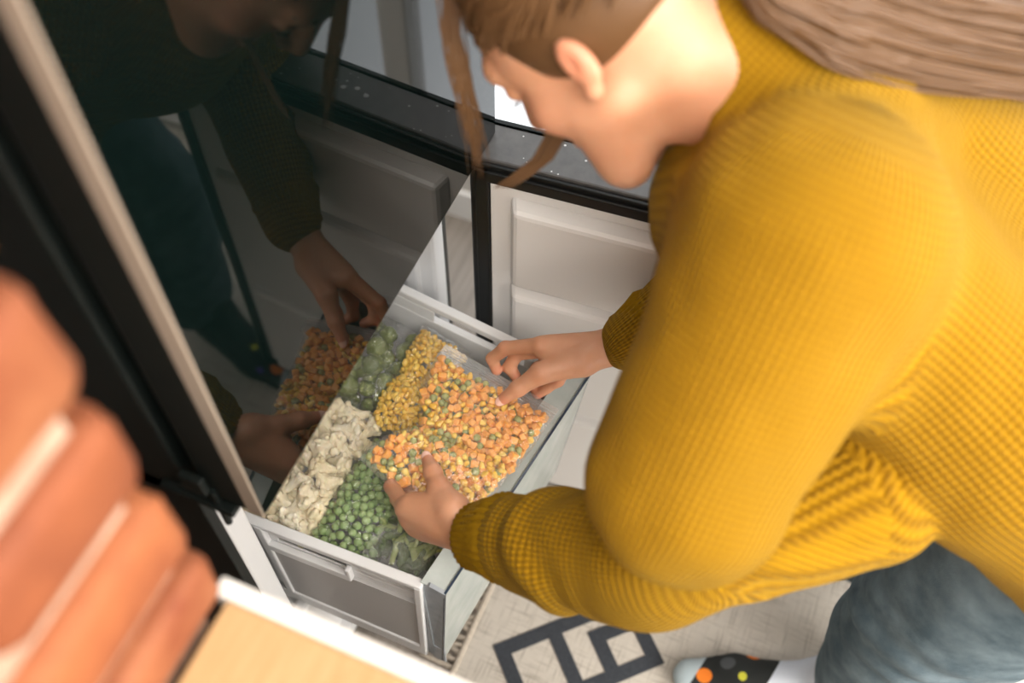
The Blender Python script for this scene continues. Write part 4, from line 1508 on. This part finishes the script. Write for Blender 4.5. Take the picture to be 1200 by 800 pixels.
ORG, GRY, YEL, PUR, DGR = (0.80, 0.20, 0.015), (0.07, 0.075, 0.08), (0.52, 0.50, 0.04), (0.10, 0.04, 0.32), (0.16, 0.16, 0.16)
toeL, balL, heeL = np.array([.283, -.462, .030]), np.array([.302, -.53, .036]), np.array([.345, -.685, .036])
dotsL = [((0.2854, -0.4798, 0.0580), .0135, ORG), ((0.3180, -0.5100, 0.0620), .0125, GRY), ((0.3451, -0.5468, 0.0500), .0105, ORG), ((0.3019, -0.5383, 0.0660), .0105, YEL),
         ((0.3219, -0.5713, 0.0660), .0100, PUR), ((0.3392, -0.4961, 0.0400), .009, DGR), ((0.3090, -0.5994, 0.0700), .010, ORG), ((0.2640, -0.5075, 0.0600), .011, PUR)]
sock(ANL, toeL, balL, heeL, sock_material(dotsL, -.397, -.500))
dlt = np.array([.242, .020, 0])
dotsR = [(tuple(np.array(c) + dlt), r, k_) for c, r, k_ in dotsL]
sock(ANR, toeL + dlt, balL + dlt, heeL + dlt, sock_material(dotsR, -.397 + .020 + .0605, -3.0))

# ------------------------------------------------------------------ hair
HAIR_COLS = [(0.10, 0.048, 0.018), (0.17, 0.085, 0.030), (0.26, 0.14, 0.050), (0.40, 0.235, 0.095)]
M_HAIRS = [mat('dark_blond_hair', c_, 0.45, spec=0.4) for c_ in HAIR_COLS]
M_HAIR = M_HAIRS[1]
hr = random.Random(21)
TIE = hp(.0, -.118, .025)


def strands(name, paths, rad, label=None, shades=(0, 1, 1, 2, 2, 3)):
    cu = bpy.data.curves.new(name, 'CURVE'); cu.dimensions = '3D'; cu.bevel_depth = rad; cu.bevel_resolution = 1; cu.use_fill_caps = True
    for P in paths:
        s = cu.splines.new('POLY'); s.points.add(len(P) - 1); s.material_index = hr.choice(shades)
        for i, p in enumerate(P):
            s.points[i].co = (p[0], p[1], p[2], 1)
            t = i / (len(P) - 1)
            s.points[i].radius = (0.55 + 0.45 * math.sin(math.pi * min(1, t * 1.0 + .15))) if t < .85 else max(.12, (1 - t) / .15 * .7)
    for mh in M_HAIRS:
        cu.materials.append(mh)
    o = bpy.data.objects.new(name, cu); COL.objects.link(o); o.parent = PERSON; o['kind'] = 'stuff'
    if label: o['label'] = label
    return o


def on_skull(d, lift):
    d = np.array(d, float); d /= np.linalg.norm(d)
    r = np.array([.079, .098, .089]) + lift
    k_ = 1 / np.sqrt(((d / r) ** 2).sum())
    q = np.array([0, -.016, .036]) + d * k_
    return hp(*q)


# hair cap: shell over the skull, open at the face
F = Field(HC - .17, HC + .17, 0.0032)
F.ell(hp(0, -.018, .038), (.085, .104, .095), 0.0, HM)
F.cone(hp(0, -.10, -.02), .035, TIE, .03, .03)
F.ell(hp(0, .108, -.050), (.085, .088, .084), .012, HM, cut=True)
F.ell(hp(-.09, .040, -.082), (.07, .05, .058), .01, HM, cut=True); F.ell(hp(.09, .040, -.082), (.07, .05, .058), .01, HM, cut=True)
F.ell(hp(0, -.055, -.125), (.12, .105, .122), .012, HM, cut=True)
F.ell(hp(0, .0, -.12), (.10, .12, .075), .012, HM, cut=True)
V, Q = F.mesh(); V = relax(V, Q, 1)
me = np_mesh('hair', V, Q); me.materials.append(M_HAIRS[0])
HAIR = link_mesh('hair', me, None, PERSON, True); HAIR['label'] = 'dark blond hair tied back'
paths = []
dt = np.array([0, -1, -.05])
for i in range(420):
    a = hr.uniform(-1, 1) * 1.75
    root = np.array([math.sin(a) * .95, math.cos(a) * .72 + .10, .60 - .34 * abs(math.sin(a)) ** 2 + hr.uniform(-.04, .2)])
    if hr.random() < .45:
        root = np.array([math.sin(a), math.cos(a) * .6 - .2, .9 + hr.uniform(-.3, .3)])
    P = []
    n = 11
    for j in range(n):
        t = j / (n - 1)
        d = root * (1 - t) + dt * t + np.array([0, 0, .30]) * math.sin(math.pi * t)
        P.append(on_skull(d, .006 + .006 * math.sin(math.pi * t) + hr.uniform(0, .002)))
    paths.append(P)
for i in range(360):
    sg = hr.choice((-1, 1)); a = hr.uniform(.45, 1.75)
    root = np.array([sg * math.sin(a), math.cos(a) * .8 + .05, hr.uniform(-.12, .5) + .25 * math.cos(a)])
    P = []
    for j in range(11):
        t = j / 10
        d = root * (1 - t) + dt * t + np.array([sg * .25, 0, .16]) * math.sin(math.pi * t)
        P.append(on_skull(d, .005 + .005 * math.sin(math.pi * t) + hr.uniform(0, .002)))
    paths.append(P)
for i in range(320):
    sg = hr.choice((-1, 1))
    root = np.array([sg * hr.uniform(.25, 1.0), hr.uniform(-.85, -.12), hr.uniform(-.16, .22)])
    P = []
    for j in range(9):
        t = j / 8
        d = root * (1 - t) + dt * t + np.array([sg * .12, 0, .08]) * math.sin(math.pi * t)
        P.append(on_skull(d, .006 + .004 * math.sin(math.pi * t) + hr.uniform(0, .002)))
    paths.append(P)
strands('hair_strands', paths, .0026, shades=(0, 0, 1, 1, 2))
# the length lying over her back
paths = []
base = [np.array(TIE), np.array((0.3867, -0.2966, 1.2660)), np.array((0.4069, -0.3494, 1.2434)), np.array((0.4681, -0.4168, 1.2016)), np.array((0.5378, -0.5020, 1.1605)), np.array((0.6110, -0.6028, 1.1140)), np.array((0.6582, -0.6798, 1.0756))]
for i in range(330):
    th, rr = hr.uniform(0, 6.283), math.sqrt(hr.random())
    w1, w2 = math.cos(th) * rr, math.sin(th) * rr
    P = []
    for s_ in range(len(base) - 1):
        for j in range(3):
            t = j / 3
            p = base[s_] * (1 - t) + base[s_ + 1] * t
            g = (s_ + t) / (len(base) - 1)
            wd = .018 + .037 * min(1, g * 2.5)
            o_ = np.array([.35, .05, .30]) * w1 * wd * 1.7 + np.array([-.25, -.1, .55]) * w2 * .020
            P.append(p + o_ + 0.004 * np.array([math.sin(g * 9 + i), math.cos(g * 7 + i * 2), math.sin(g * 8 + i * 3)]))
    paths.append(P)
strands('ponytail', paths, .0021, 'long dark blond hair lying over her back', (0, 0, 1, 1, 2))
# loose strands hanging beside the face
paths = []
for i in range(46):
    jx = hr.uniform(-1, 1); q = hr.uniform(.78, 1.0)
    K = [(0.3537, -0.0446, 1.2229), (0.3410, -0.0534, 1.1708), (0.3332, -0.0653, 1.1148), (0.3284, -0.0777, 1.0607), (0.3184, -0.0880, 1.0038)]
    K = [np.array(p) for p in K]
    P = []
    for s_ in range(4):
        for j in range(3):
            t = j / 3; g = (s_ + t) / 4 * q * 4
            a_ = min(3, int(g)); u_ = g - a_
            p = K[a_] * (1 - u_) + K[a_ + 1] * u_
            P.append(p + np.array([.39, -.92, .007]) * jx * (.007 + .004 * math.sin(g * 2 + i)) + np.array([.5, .2, -.8]) * hr.uniform(-.001, .001))
    paths.append(P)
for i in range(34):
    jx = hr.uniform(-1, 1)
    K = [(0.3255, -0.1570, 1.1410), (0.3284, -0.1543, 1.1074), (0.3258, -0.1444, 1.0783), (0.3172, -0.1284, 1.0590), (0.3080, -0.1139, 1.0449)]
    paths.append([np.array(p) + np.array([.39, -.92, .007]) * jx * .009 for p in K])
strands('loose_strands', paths, .0009, 'thin loose strands hanging beside her face', (1, 2, 2, 3, 3))
